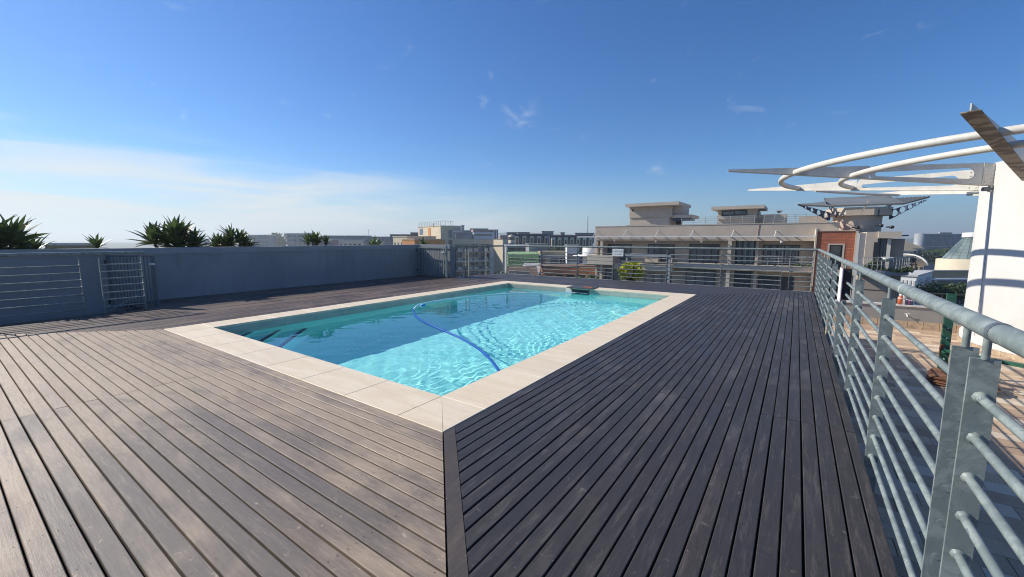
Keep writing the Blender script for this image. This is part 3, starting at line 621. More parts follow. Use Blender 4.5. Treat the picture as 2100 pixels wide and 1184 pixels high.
fin((8.6, 8.0, 3.6), (8.0, 14.65, ZB), .62, .1, False, .22, True)
def arc(c, r, z, a0, a1, n=60): return [(c[0]+r*math.cos(math.radians(a0+(a1-a0)*k/n)), c[1]+r*math.sin(math.radians(a0+(a1-a0)*k/n)), z) for k in range(n+1)]
MB().tube(arc((6.0, 18.27), 6.64, 3.6, 300, 152, 90), .088, 14).build('tube', 'steel_cream', can)
MB().tube(arc((6.93, 17.70), 5.87, 3.43, 300, 147, 90), .077, 14).build('tube', 'steel_cream', can)
MB().tube([PY(1672, 391.5, 21.5), PY(1720, 395, 21.8), PY(1780, 398.5, 22.2), PY(1843, 400.5, 22.6)], .055, 10).build('tube', 'steel_cream', can)

# green steel stand with stack of slats
gs = empty('steel_stand', 'green painted steel post with bolted cross beam on the sunny terrace', 'stand')
gx_, gy_ = 2.95, 13.15
gp_ = MB().box(gx_-.075, gx_+.075, gy_-.012, gy_-.002, TZ, .3).box(gx_-.075, gx_-.065, gy_-.002, gy_+.07, TZ, .3).box(gx_+.065, gx_+.075, gy_-.002, gy_+.07, TZ, .3).build('post', 'green_paint', gs)
for z_ in np.arange(-1.45, .2, .24): MB().tube([(gx_+.0, gy_-.013, z_), (gx_, gy_-.03, z_)], .016, 6).build('bolt', 'rail_ring', gs)
ca, cb = Vector((2.86, 13.0, -1.0)), Vector((4.9, 11.6, -1.0)); cx2 = (cb-ca).normalized(); cn = Vector((-cx2.y, cx2.x, 0))
MB().obox(ca-Vector((0, 0, .035)), cb-ca, cn*.12, (0, 0, .07)).build('cross_beam', 'green_paint', gs)
MB().obox(ca-cx2*.03-cn*.02-Vector((0, 0, .06)), cx2*.02, cn*.16, (0, 0, .2)).build('end_plate', 'rust', gs)
st_ = empty('slat_stack', 'stack of thin rusty brown slats lying at the foot of the green post', 'slats')
for k in range(9):
    for j in range(3):
        a_ = random.uniform(-.05, .05); c_, s_ = math.cos(a_-.35), math.sin(a_-.35); o_ = Vector((2.55+random.uniform(-.06, .06)+j*.05, 12.2+.27*j+random.uniform(-.02, .02), TZ+.006+k*.022))
        MB().obox(o_, (c_*.95, s_*.95, 0), (-s_*.24, c_*.24, 0), (0, 0, .018)).build('slat', 'slat_wood' if random.random() < .6 else 'rust', st_)

# ------------------------------------------------------------------ planting beyond the long wall
def leaf_mesh(L, w, bend, fold, seed):
    rs_ = random.Random(seed); n = 7; vs = []; fs = []; x = z = 0; ang = 0
    for i in range(n+1):
        t = i/n; ww = w*(.45+1.15*t)*(1-t)**.75 if t > .0 else w*.45
        ww = w*min(1, (.42+1.5*t))*max(0, 1-t**2.2)
        vs += [(x, -ww, z+fold*ww), (x, 0, z), (x, ww, z+fold*ww)]
        x += L/n*math.cos(ang); z += L/n*math.sin(ang); ang -= bend/n*(.4+1.2*t)
    for i in range(n):
        for j in range(2): fs.append((i*3+j, i*3+3+j, i*3+4+j, i*3+1+j))
    return MB().add(vs, fs, True)
LV = []
for k in range(5):
    m_ = leaf_mesh(1.0, .085+.012*k, (.1, .45, .3, .7, .2)[k], .45, k); me = bpy.data.meshes.new('leaf'); me.from_pydata(m_.v, [], m_.f); me.materials.append(MATS['agave_leaf']); me.polygons.foreach_set('use_smooth', m_.sm); LV.append(me)
def agave(x, y, z, r, n, label, seed, hs=1.0, trunk=.0):
    rd = random.Random(seed); t_ = empty('agave_plant', label, 'plant', 'spiky plants behind the long wall', loc=(x, y, z))
    heads = [(0, 0, 0)] if r < .45 else [(rd.uniform(-.3, .3)*r, (-.5+.25*j)*r, rd.uniform(-.3, .12)*r) for j in range(5)]+[(0, 0, .18*r)]
    for hx, hy, hz2 in heads: MB().tube([(hx*.5, hy*.5, -.5), (hx, hy, hz2)], [.05, .035], 7).build('stem', 'bark', t_)
    for k in range(n):
        h = heads[k % len(heads)]; o = bpy.data.objects.new('leaf', rd.choice(LV)); COL.objects.link(o); o.parent = t_
        q = (k//len(heads))/(n/len(heads)); elv = 84-84*q**.9+rd.uniform(-9, 9); az = k*137.5+rd.uniform(-20, 20); s_ = r*(rd.uniform(.72, 1.0))*(1 if len(heads) == 1 else .78)
        o.location = h; o.rotation_euler = (R(rd.uniform(-15, 15)), -R(elv), R(az)); o.scale = (s_, s_*rd.uniform(.95, 1.25), s_)
WX = -13.75
agave(WX-.1, .88, 1.34, .98, 210, 'large dark spiky plant cut by the left edge of the photo', 1)
agave(WX, 2.42, 1.28, .44, 20, 'small low spiky plant between the two largest ones', 2)
agave(WX-.05, 3.97, 1.42, .86, 230, 'largest spiky plant, full dome of leaves above the gate end of the wall', 3)
agave(WX, 5.28, 1.38, .68, 170, 'second dome of spiky leaves right of the largest plant', 4)
agave(WX, 7.85, 1.34, .60, 90, 'bushy spiky plant alone in the middle of the wall', 5)
agave(WX, 10.3, 1.22, .52, 30, 'small spiky rosette left of the orange wall', 6)
agave(WX+.15, 12.72, 1.2, .56, 30, 'small spiky rosette in front of the cream tower', 7)

# yellow potted shrub outside the far railing
pot = empty('potted_shrub', 'bright yellow green leafy shrub in a brown pot behind the far railing', 'plant', loc=(-5.13, 15.35, -.32))
MB().lathe((0, 0), [(.01, 0), (.13, .0), (.18, .3), (.2, .3), (.2, .34), (.17, .34), (.16, .3), (.01, .29)], 20).build('pot', 'pot_brown', pot)
rd = random.Random(11); lm = MB().add([(0, -.012, 0), (.06, -.05, .012), (.13, -.035, .0), (.17, 0, -.02), (.13, .035, 0), (.06, .05, .012), (0, .012, 0), (.07, 0, -.006)], [(0, 1, 7, 6), (1, 2, 7), (2, 3, 7), (3, 4, 7), (4, 5, 7), (5, 6, 7)], True)
me = bpy.data.meshes.new('leaf'); me.from_pydata(lm.v, [], lm.f); me.materials.append(MATS['yellow_leaf'])
for k in range(7):
    a_ = rd.uniform(0, 6.28); MB().tube([(0, 0, .28), (.1*math.cos(a_), .1*math.sin(a_), .5), (.25*math.cos(a_), .25*math.sin(a_), .75+rd.uniform(0, .2))], [.012, .01, .005], 6).build('stem', 'bark', pot)
for k in range(270):
    th = rd.uniform(0, 6.28); ph = math.acos(rd.uniform(-.75, 1)); rr = rd.uniform(.6, 1)**.5
    o = bpy.data.objects.new('leaf', me); COL.objects.link(o); o.parent = pot
    o.location = (.40*rr*math.sin(ph)*math.cos(th), .36*rr*math.sin(ph)*math.sin(th), .64+.34*rr*math.cos(ph)); o.rotation_euler = (rd.uniform(-.5, .5), rd.uniform(-.4, .9), th+rd.uniform(-.7, .7)); s_ = rd.uniform(.8, 1.35); o.scale = (s_, s_, s_)
o = MB().box(-11.5, .5, DY1+.26, 16.2, -1.6, -.34).build('outer_ledge', 'concrete_wall'); tag(o, kind='structure')
# ------------------------------------------------------------------ neighbouring apartment block across the street (facade plane Y = 50)
GZ = -18.5
def q4(x, y): return (1200+x/4.2, 390+y/4.2)
def NX(x, y=300, Y=50): return PY(*q4(x, y), Y).x
def NZ(x, y, Y=50): return PY(*q4(x, y), Y).z
nb = empty('apartment_block', 'long taupe apartment block with balconies and two rooftop cabins across the street', 'building')
xL, xR = NX(88), NX(1990)
ZP = 3.1; ZF = NZ(1440, 438); ZS = NZ(1440, 646); ZS2 = ZS-.62
W_ = lambda nm, mt, *b: B(nm, mt, nb, *b)
W_('parapet', 'taupe', xL, xR+.3, 50, 50.3, ZF, ZP); W_('parapet', 'taupe', xR+.3, 3.2, 50.0, 50.3, ZF+.4, ZP+.02)
W_('roof', 'light_slab', xL, 3.0, 50.3, 66, ZF+.3, ZF+.8)
W_('soffit', 'taupe_trim', xL, xR, 50.302, 51.6, ZF, ZF+.2)
W_('side_wall', 'taupe', xL, xL+.25, 50.302, 66, GZ, ZF-.002)
W_('recess_wall', 'taupe', xL+.25, xR, 51.6, 51.9, ZS2-.0, ZF)
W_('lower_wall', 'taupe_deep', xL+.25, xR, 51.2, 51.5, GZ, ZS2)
W_('floor_slab', 'taupe_trim', NX(775), xR, 49.9, 51.59, ZS2, ZS)
W_('floor_slab', 'taupe_trim', NX(40), NX(265), 49.4, 51.59, ZS2+.1, NZ(150, 560))
W_('floor_slab', 'taupe_trim', NX(265)+.002, NX(770), 49.8, 51.59, NZ(600, 690), NZ(600, 640))
# parapet coping line, expansion joint
W_('parapet_cap', 'taupe_trim', xL-.04, 3.22, 49.96, 50.34, ZP+.021, ZP+.09)
MB().tube([(NX(1500), 49.985, ZP), (NX(1492), 49.985, NZ(1490, 405))], .03, 6).build('downpipe', 'terracotta', nb)
# columns
for a_, b_ in ((135, 155), (1240, 1272)): W_('column', 'taupe_trim', NX(a_), NX(b_), 50.02, 50.5, GZ, ZF-.003)
W_('pier', 'taupe', NX(1272), NX(1300), 50.6, 51.58, GZ, ZF-.003); W_('pier', 'taupe', NX(1478), NX(1505), 50.6, 51.58, GZ, ZF-.003)
def window(par, x0, x1, z0, z1, Y, cols, mat='glass_dark', d=.09, fr='window_frame', reveal=True, surround=None):
    f = MB(); fw = .10
    f.box(x0, x1, Y-d, Y-.002, z1-fw, z1).box(x0, x1, Y-d, Y-.002, z0, z0+fw).box(x0, x0+fw, Y-d, Y-.003, z0+fw, z1-fw).box(x1-fw, x1, Y-d, Y-.003, z0+fw, z1-fw)
    w = (x1-x0)/cols
    for k in range(1, cols): f.box(x0+w*k-fw*.55, x0+w*k+fw*.55, Y-d+.01, Y-.004, z0+fw, z1-fw)
    fo = f.build('window', fr, par); B('pane', mat, fo, x0+fw, x1-fw, Y-d*.5, Y-.005, z0+fw, z1-fw)
    if surround: B('surround', surround, fo, x0-.12, x1+.12, Y-.05, Y-.001, z1+.002, z1+.12)
    return fo
for a_, b_, c_ in ((160, 370, 4), (515, 752, 4), (885, 1150, 4)): window(nb, NX(a_), NX(b_), ZS+.02 if a_ > 800 else ZS+.1, NZ((a_+b_)/2, 468), 51.6, c_, 'glass_dark', .09, 'window_frame', True, 'taupe_trim')
window(nb, NX(1308), NX(1470), ZS+.02, NZ(1390, 415), 50.9, 3, 'glass_curtain')
window(nb, NX(1540), NX(1865), ZS+.02, NZ(1700, 475), 51.6, 5, 'glass_curtain')
for a_, b_, y_ in ((155, 268, 690), (505, 742, 728), (870, 1135, 690), (1290, 1450, 690), (1520, 1700, 752), (1710, 1840, 760)):
    window(nb, NX(a_), NX(b_), ZS2-2.6, min(ZS2-.15, NZ((a_+b_)/2, y_)), 51.2, 3, 'glass_dark')
# storeys further down
for f_ in range(1, 5):
    z_ = ZS2-2.95*f_
    W_('floor_slab', 'taupe_trim', xL+.3, xR, 50.1, 51.19, z_-.35, z_)
    for a_, b_ in ((160, 370), (515, 752), (885, 1150), (1308, 1470), (1540, 1865)): window(nb, NX(a_), NX(b_), z_-2.6, z_-.5, 51.2, 3)
# small balcony hood and light box left of centre
W_('balcony_front', 'metal_roof', NX(385), NX(775), 48.6, 49.5, NZ(580, 575, 48.6), NZ(580, 556, 48.6))
W_('balcony_post', 'metal_roof', NX(755), NX(773), 48.7, 48.95, GZ, NZ(760, 577, 48.6)); W_('balcony_post', 'metal_roof', NX(392), NX(405), 48.7, 48.95, GZ, NZ(400, 577, 48.6))
W_('balcony_block', 'taupe_trim', NX(515), NX(632), 50.5, 51.4, ZS-.1, NZ(570, 585)); W_('balcony_block', 'taupe_trim', NX(722), NX(752), 50.5, 51.4, ZS-.1, NZ(740, 585))
# pergola tube, brackets, ties
zt = NZ(700, 402, 48.7); MB().box(NX(-30), NX(1995), 48.62, 48.74, zt-.06, zt+.06).build('sunshade_tube', 'white_paint', nb)
xb_ = NX(5)
for q in (5, 105, 200, 290, 385, 480, 585, 690, 795, 905, 1020, 1135, 1260, 1485, 1650, 1810): W_('sunshade_arm', 'white_paint', NX(q), NX(q)+.07, 48.74, 49.998, zt-.07, zt+.03)
for q in (105, 360, 635, 935, 1285, 1650, 1990): MB().tube([(NX(q), 49.99, NZ(q, 350)), (NX(q)-.05, 48.7, zt+.03)], .035, 6).build('tie_rod', 'white_paint', nb)
for q in range(8): W_('sunshade_slat', 'metal_roof', NX(100), NX(1180), 48.85+q*.14, 48.88+q*.14, zt+.032, zt+.062) if q % 2 else None
for q in (260, 620, 1015, 1705): MB().lathe((NX(q), 49.9), [(.01, ZF-.25), (.14, ZF-.2), (.14, ZF-.04), (.01, ZF-.01)], 10).build('wall_lamp', 'light_slab', nb)
# balcony railing of the neighbour
for z_ in (.25, .5, .75, 1.0): MB().tube([(NX(1505), 49.95, ZS+z_), (xR, 49.95, ZS+z_)], .018, 5).build('balcony_rail', 'metal_roof', nb)
for q in np.linspace(NX(1505), xR, 6): MB().tube([(q, 49.95, ZS), (q, 49.95, ZS+1.0)], .022, 5).build('balcony_post', 'metal_roof', nb)
# rooftop cabins: solved at Y = 53
def cabin(pts, Yf, depth, roof_over, lab, zsplit, seed=0):
    pass
YC = 53.0
def CX(x, y=200, Y=YC): return PY(*q4(x, y), Y).x
def CZ(x, y, Y=YC): return PY(*q4(x, y), Y).z
c1 = empty('rooftop_cabin', 'taller taupe rooftop cabin with overhanging flat roof at the left end of the block', 'cabin')
z_r = CZ(600, 140)
B('upper_wall', 'taupe', c1, CX(382), CX(745), YC, YC+4.6, CZ(560, 235), z_r); B('lower_wall', 'taupe', c1, CX(382)+.05, CX(730), YC+.12, YC+4.4, 2.2, CZ(560, 236)-.002)
B('side_box', 'taupe', c1, CX(745)+.002, CX(745)+1.1, YC+.6, YC+4.3, CZ(745, 240), z_r); B('lintel', 'taupe_trim', c1, CX(735), CX(745)+2.3, YC+.3, YC+4.65, CZ(745, 240)-.002, CZ(745, 215))
B('roof', 'taupe_trim', c1, CX(365), CX(800)+.3, YC-1.0, YC+5.6, z_r+.002, z_r+.38)
B('vent', 'window_frame', c1, CX(402), CX(418), YC-.03, YC+.002, CZ(410, 183), CZ(410, 168)); B('door', 'window_frame', c1, CX(745)+.05, CX(745)+.8, YC+2.2, YC+2.3, 2.2, CZ(745, 262))
B('awning', 'navy_clad', c1, CX(745)+.02, CX(745)+2.2, YC+.2, YC+2.6, CZ(745, 262), CZ(745, 250)); B('downpipe', 'light_slab', c1, CX(722), CX(726), YC+.02, YC+.1, 2.2, CZ(720, 238))
B('low_wall', 'taupe', c1, CX(382)+.3, CX(655), YC-1.8, YC-1.6, 2.2, CZ(500, 298, YC-1.8))
c2 = empty('rooftop_cabin', 'lower rooftop cabin with wide dark window strip in the middle of the block', 'cabin')
z_r2 = CZ(1320, 168)
B('upper_wall', 'taupe', c2, CX(1145), CX(1480), YC, YC+4.2, CZ(1300, 222), z_r2); B('sill', 'taupe_trim', c2, CX(1138), CX(1484), YC-.15, YC+4.3, CZ(1300, 250), CZ(1300, 222)-.002); B('lower_wall', 'taupe', c2, CX(1145), CX(1478), YC+.1, YC+4.2, 2.2, CZ(1300, 250)-.002)
window(c2, CX(1178), CX(1395), CZ(1290, 219), CZ(1290, 176), YC, 2, 'glass_dark')
B('roof', 'taupe_trim', c2, CX(1096), CX(1545), YC-.9, YC+5, z_r2+.002, z_r2+.36); B('side_block', 'taupe', c2, CX(1484)+.002, CX(1735), YC+.6, YC+5, 2.2, CZ(1600, 210, YC+.6)); B('ac_unit', 'white_paint', c2, CX(1488), CX(1505), YC+1, YC+1.6, CZ(1600, 210, YC+.6)+.002, CZ(1500, 187))
B('louvre_panel', 'dark_roof', c2, CX(1460), CX(1538), YC-.6, YC-.55, 2.7, CZ(1500, 245)); dish = MB().lathe((CX(1665), YC+2), [(.01, CZ(1665, 210)+.2), (.2, CZ(1665, 210)+.32), (.32, CZ(1665, 210)+.5)], 12).build('dish', 'metal_roof', c2)
c3 = MB().box(CX(1845), CX(2100), YC, YC+4, 2.2, CZ(1950, 225)).build('roof_block', 'taupe_trim', nb)
rr = empty('roof_railing', 'thin metal railing along the roof edge of the taupe block', 'railing')
zr0 = ZP+.02
for a_, b_ in ((830, 1140), (1150, 1460), (1540, 2090)):
    for k in range(5): MB().tube([(NX(a_, 280, 51.5), 51.5, zr0+.15+.2*k), (NX(b_, 280, 51.5), 51.5, zr0+.15+.2*k)], .016, 5).build('bar', 'metal_roof', rr)
    n_ = max(3, int((b_-a_)/72))
    for q in np.linspace(NX(a_, 280, 51.5), NX(b_, 280, 51.5), n_): MB().tube([(q, 51.5, zr0-.5), (q, 51.5, zr0+.96)], .03, 5).build('post', 'metal_roof', rr)

# --- right part: brick wall, round tower with canopy, glazed bay, curved balcony
def V(u, v, Y): return PY(u, v, Y)
bk = empty('brick_wing', 'red brick wing with square dark window beside the round tower', 'building')
YB = 48.6
bx0, bx1 = V(1676, 480, YB).x, V(1755, 480, YB).x; bz1 = V(1715, 474.5, YB).z; bz0 = V(1715, 556, YB).z
wx0, wx1 = V(1700, 520, YB).x, V(1727, 520, YB).x; wz0, wz1 = V(1714, 560, YB).z, V(1714, 503, YB).z
br = MB().box(bx0, wx0, YB, YB+4, GZ, bz1).box(wx1, bx1, YB, YB+4, GZ, bz1).box(wx0, wx1, YB, YB+4, wz1, bz1).build('wall', 'brick', bk)
window(bk, wx0+.0, wx1, wz0, wz1, YB+.35, 1, 'glass_dark'); B('surround', 'taupe_trim', bk, wx0-.14, wx0, YB-.03, YB+.3, wz0, wz1+.0); B('surround', 'taupe_trim', bk, wx1, wx1+.14, YB-.03, YB+.3, wz0, wz1); B('surround', 'taupe_trim', bk, wx0-.14, wx1+.14, YB-.03, YB+.3, wz1+.001, wz1+.14)
B('edge_trim', 'taupe_trim', bk, bx0-.12, bx0-.002, YB-.1, YB+2, GZ, bz1+.3); B('edge_trim', 'taupe_trim', bk, bx1+.002, bx1+.2, YB-.1, YB+2, GZ, bz1+.02); B('coping', 'taupe_trim', bk, bx0, bx1, YB-.06, YB+2, bz1+.001, bz1+.08)
B('string_course', 'taupe_trim', bk, bx0+.5, bx1+.5, YB-.5, YB-.002, V(1760, 565, YB).z, V(1760, 555, YB).z)
rt_ = empty('round_tower', 'round taupe tower under a broad winged canopy on the neighbouring block', 'tower')
RCY = 53.0; rc = V(1757, 450, RCY); rRad = abs(V(1818, 450, RCY).x-rc.x)*.86
MB().lathe((rc.x, RCY), [(rRad, GZ), (rRad, V(1757, 436, RCY).z)], 40).build('wall', 'taupe', rt_)
zc0 = V(1757, 441, RCY-3).z; zc1 = V(1757, 424, RCY-3).z
ring = [(rc.x+rRad*1.42*math.cos(t), RCY+rRad*1.25*math.sin(t)) for t in np.linspace(0, 2*math.pi, 9)[:-1]+math.radians(22)]
MB().poly([(x_, y_, zc0) for x_, y_ in ring], zc1-zc0).build('roof_ring', 'taupe_trim', rt_)
wing = empty('tower_canopy', 'winged canopy of slatted louvres on punched fins above the round taupe tower', 'canopy')
zw = zc1+.02
def punched(p0, p1, z0, dz0, holes, mat='navy_clad'):
    """tapering fin with a row of round holes"""
    a = Vector((*p0, 0)); b = Vector((*p1, 0)); ax = (b-a).normalized(); L = (b-a).length; ac = Vector((-ax.y, ax.x, 0))
    top = lambda s: z0+.75*s/L; bot = lambda s: z0-dz0+(.70+dz0)*s/L
    m_ = MB(); n = len(holes); edges = [0]+[(holes[i][0]+holes[i+1][0])/2 for i in range(n-1)]+[1]
    for i, (hs, hr) in enumerate(holes):
        s0, s1 = edges[i]*L, edges[i+1]*L; cs = hs*L; cz = (top(cs)+bot(cs))/2; r = hr
        N = 20; inn = []; out = []
        for k in range(N):
            t = 2*math.pi*k/N; dx, dz = math.cos(t), math.sin(t); inn.append((cs+r*dx, cz+r*dz))
            sx = (s1-cs)/dx if dx > 1e-6 else ((s0-cs)/dx if dx < -1e-6 else 1e9)
            # vertical limit
            lo = 1e9
            for it in range(40):
                q = it/39*min(sx, 6); xx_ = cs+q*dx; zz = cz+q*dz
                if zz > top(xx_) or zz < bot(xx_): lo = q; break
            q = min(sx, lo); xo = cs+q*dx; zo = min(max(cz+q*dz, bot(xo)), top(xo)); out.append((xo, zo))
        vs = []
        for sg_ in (-.04, .04):
            vs += [a+ax*x_+ac*sg_+Vector((0, 0, z_)) for x_, z_ in inn+out]
        fs = []
        for k in range(N): j = (k+1) % N; fs += [(k, j, N+j, N+k), (2*N+j, 2*N+k, 3*N+k, 3*N+j), (j, k, 2*N+k, 2*N+j), (N+k, N+j, 3*N+j, 3*N+k)]
        m_.add(vs, fs)
    m_.build('fin', mat, wing)
hl = [(.14, .30), (.36, .27), (.56, .21), (.74, .14), (.88, .08)]
fd = RCY-rRad*1.3
lx = V(1634, 421, fd-3).x; rx = V(1908, 410, fd-1.5).x
punched((rc.x-rRad*1.15, fd+1.2), (lx, fd-2.6), zc0+.35, .85, hl); punched((rc.x-rRad*.9, fd+.8), (lx+2.2, fd-2.0), zc0+.5, .7, hl)
punched((rc.x+rRad*1.2, fd+1.6), (rx, fd-.5), zc0+.45, .9, hl, 'navy_clad'); punched((rc.x+rRad*.7, fd+.5), (rx-1.6, fd+3.4), zc0+.5, .7, hl)
for k in range(15):                                            # louvre slats, the canopy rises towards its back and its two tips
    t = k/14; y_ = fd-2.4+t*8.5
    xl_ = lx+.1+t*3.4; xr_ = rx-.2-t*2.4; zz = zc1+.05+1.35*t
    zl = zc0+1.05+.75*t; zr = zc0+1.30+.6*t
    MB().poly([(xl_, y_, zl), (rc.x-2.6, y_, zz), (rc.x+2.6, y_, zz), (xr_, y_, zr), (xr_, y_, zr+.05), (rc.x+2.6, y_, zz+.05), (rc.x-2.6, y_, zz+.05), (xl_, y_, zl+.05)], .24, (0, 1, -.5)).build('louvre', 'metal_roof', wing)
MB().obox((rc.x-.2, fd-1.6, zc0+.0), (.12, 0, 0), (.5, -.2, 1.2), (0, .25, 0)).build('mast_fin', 'taupe_trim', wing)
for k, (du, dv) in enumerate(((1716, 468), (1758, 467), (1807, 463), (1829, 466))):
    p = V(du, dv, RCY-rRad-.4); sp_ = tag(MB().lathe((p.x, p.y), [(.01, p.z-.16), (.17, p.z-.1), (.17, p.z+.1), (.01, p.z+.15)], 10).tube([(p.x, p.y, p.z), (p.x-.02, p.y+.9, p.z-.05)], .035, 6).box(p.x-.4, p.x-.1, p.y-.08, p.y+.08, p.z-.05, p.z+.06).build('floodlight', 'black_metal'), ['dark floodlight above the brick wing, nearest its left end', 'dark floodlight over the corner of the brick wing', 'dark floodlight on the right half of the round tower', 'dark floodlight sticking out past the right side of the round tower'][k], 'floodlight', 'floodlights round the neighbouring tower')
by = empty('glazed_bay', 'tall bay with curtained glass and narrow slot window below the round tower', 'building')
YG = 46.5
g0, g1, g2, g3, g4 = [V(u, 520, YG).x for u in (1760, 1772, 1796, 1826, 1855)]
gt = V(1790, 476, YG).z
B('wall', 'grey_block', by, g0, g1, YG, YG+4, GZ, gt-.1); B('wall', 'taupe', by, g1+.002, g2, YG-.3, YG+4, GZ, gt); B('slot', 'window_frame', by, g1+.55, g1+.85, YG-.34, YG-.302, V(1783, 545, YG).z, V(1783, 497, YG).z)
B('glass', 'glass_curtain', by, g2+.002, g3-.3, YG, YG+3, V(1810, 545, YG).z, V(1810, 489, YG).z); B('glass', 'glass_curtain', by, g2+.002, g3-.3, YG, YG+3, GZ, V(1810, 552, YG).z); B('head', 'taupe_trim', by, g2+.002, g3+.5, YG-.5, YG+3.6, V(1810, 489, YG).z+.002, gt+.02); B('column', 'cream_pale', by, g3-.29, g3-.05, YG-.2, YG+.1, GZ, V(1810, 489, YG).z)
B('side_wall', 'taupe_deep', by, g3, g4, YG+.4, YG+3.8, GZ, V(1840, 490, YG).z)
for k in (1, 2): B('mullion', 'window_frame', by, g2+(g3-g2-.3)*k/3, g2+(g3-g2-.3)*k/3+.05, YG-.05, YG-.002, V(1810, 545, YG).z, V(1810, 489, YG).z)
MB().tube([(g3+.3, YG+.2, gt-.35), (g4+.1, YG-.2, gt-.3)], .05, 6).build('boom', 'black_metal', by)
bc = empty('curved_balcony', 'curved planted balcony with metal railing projecting below the glazed bay', 'balcony')
YK = 43.8; kx0, kx1 = V(1757, 560, YK).x, V(1876, 560, YK).x; kz0, kz1 = V(1820, 566, YK).z, V(1820, 556, YK).z
def balc(z, n=14):
    pts = [(kx0, YG+.8, z), (kx0, YK+.6, z)]
    for k in range(n+1): t = -math.pi/2+math.pi/2*k/n; pts.append((kx1-2.2+2.2*math.cos(t), YK+2.2+2.2*math.sin(t), z))
    return [(kx0, YK, z)]+pts[2:]+[(kx1, YG+3, z), (kx0, YG+3, z)]
MB().poly(balc(kz0), kz1-kz0).build('slab', 'grey_block', bc)
rp = [Vector(p)+Vector((0, .15, 0)) for p in balc(kz1)][:-2]
for z_ in (.35, .65, .95): MB().tube([p+Vector((0, 0, z_+.1)) for p in rp], .02, 5).build('rail', 'metal_roof', bc)
for k in range(0, len(rp)): MB().tube([rp[k], rp[k]+Vector((0, 0, 1.05))], .02, 5).build('post', 'metal_roof', bc)
for k in range(1, 4): p = rp[0].lerp(rp[1], k/4); MB().tube([p, p+Vector((0, 0, 1.05))], .02, 5).build('post', 'metal_roof', bc)
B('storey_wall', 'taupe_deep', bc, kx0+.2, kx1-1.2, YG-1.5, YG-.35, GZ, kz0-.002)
# balcony chairs
for k, u in enumerate((1862, 1870)):
    p = V(u, 545, YK+2.5); z_ = kz1
    ch = empty('balcony_chair', ('left one of the two dark metal armchairs on the planted balcony', 'right one of the two dark armchairs, at the curved balcony end')[k], 'chair', 'chairs on the curved balcony')
    for dx in (-.25, .25):
        for dy in (-.25, .25): MB().tube([(p.x+dx, p.y+dy, z_), (p.x+dx, p.y+dy, z_+(.95 if dy > 0 else .6))], .025, 5).build('leg', 'black_metal', ch)
    B('seat', 'black_metal', ch, p.x-.28, p.x+.28, p.y-.28, p.y+.28, z_+.42, z_+.47); B('backrest', 'black_metal', ch, p.x-.28, p.x+.28, p.y+.26, p.y+.3, z_+.6, z_+1.0)
p = V(1822, 540, YK+1.6); tb = empty('balcony_table', 'small balcony table with a white bowl on it', 'table')
B('tabletop', 'shrub_leaf', tb, p.x-.5, p.x+.5, p.y-.4, p.y+.4, kz1+.7, kz1+.74)
for dx in (-.45, .45): B('leg', 'metal_roof', tb, p.x+dx-.03, p.x+dx+.03, p.y-.3, p.y-.24, kz1, kz1+.7)
bw = MB().lathe((p.x-.1, p.y), [(.05, kz1+.75), (.2, kz1+.8), (.42, kz1+1.05), (.40, kz1+1.05), (.18, kz1+.83), (.01, kz1+.8)], 16).build('bowl', 'white_paint'); tag(bw, 'white bowl standing on the neighbour balcony table', 'bowl')

# ------------------------------------------------------------------ foliage masses
def blob_leaves(mb, c, r, n, rd, s=.35):
    for _ in range(n):
        th = rd.uniform(0, 6.28); ph = math.acos(rd.uniform(-.6, 1)); q = rd.uniform(.55, 1.08)
        p = Vector((c[0]+r[0]*q*math.sin(ph)*math.cos(th), c[1]+r[1]*q*math.sin(ph)*math.sin(th), c[2]+r[2]*q*math.cos(ph)))
        a = Vector((rd.gauss(0, 1), rd.gauss(0, 1), rd.gauss(0, 1))).normalized(); b = a.orthogonal().normalized(); k = s*rd.uniform(.5, 1.3)
        mb.add([p-a*k, p+b*k*.5, p+a*k, p-b*k*.5], [(0, 1, 2, 3)])
def tree(c, r, label, n=900, seed=0, lumps=6, s=.35, name='tree', mat='tree_leaf', zg=GZ, group=None, cat='tree'):
    rd = random.Random(seed); t_ = empty(name, label, cat, group); mb = MB()
    for k in range(lumps):
        th = rd.uniform(0, 6.28); q = rd.uniform(.1, .62); cc = (c[0]+r[0]*q*math.cos(th), c[1]+r[1]*q*math.sin(th), c[2]+r[2]*rd.uniform(-.3, .45)); f = rd.uniform(.42, .62)
        blob_leaves(mb, cc, (r[0]*f, r[1]*f, r[2]*f), n//lumps, rd, s)
    mb.build('crown', mat, t_); MB().tube([(c[0], c[1], zg), (c[0], c[1], c[2])], [.03*max(r)+.1, .02*max(r)], 7).build('trunk', 'bark', t_); return t_
def strip_plant(name, label, x0, x1, y, z, h, n, mat, seed, s=.12, cat='plant', group=None):
    rd = random.Random(seed); mb = MB()
    for _ in range(n): 
        xx_ = rd.uniform(x0, x1); hh = h*(.55+.45*math.sin(xx_*2.3+seed)); blob_leaves(mb, (xx_, y+rd.uniform(-.2, .2), z+hh*.3), (.25, .25, hh), 12, rd, s)
    return tag(mb.build(name, mat), label, cat, group)
strip_plant('balcony_plants', 'dark leafy planting filling the edge of the curved balcony', V(1762, 545, YK+.5).x, V(1800, 545, YK+.5).x, YK+.6, kz1, .85, 60, 'shrub_leaf', 1)
strip_plant('balcony_plants', 'low dark plants under the white bowl on the curved balcony', V(1802, 550, YK+.5).x, V(1866, 550, YK+.5).x, YK+.5, kz1, .45, 60, 'tree_leaf', 2)
strip_plant('balcony_plants', 'low scattered plants on the balcony under the curtained windows', NX(1850), NX(1985), 50.6, ZS, .4, 24, 'shrub_leaf', 3)

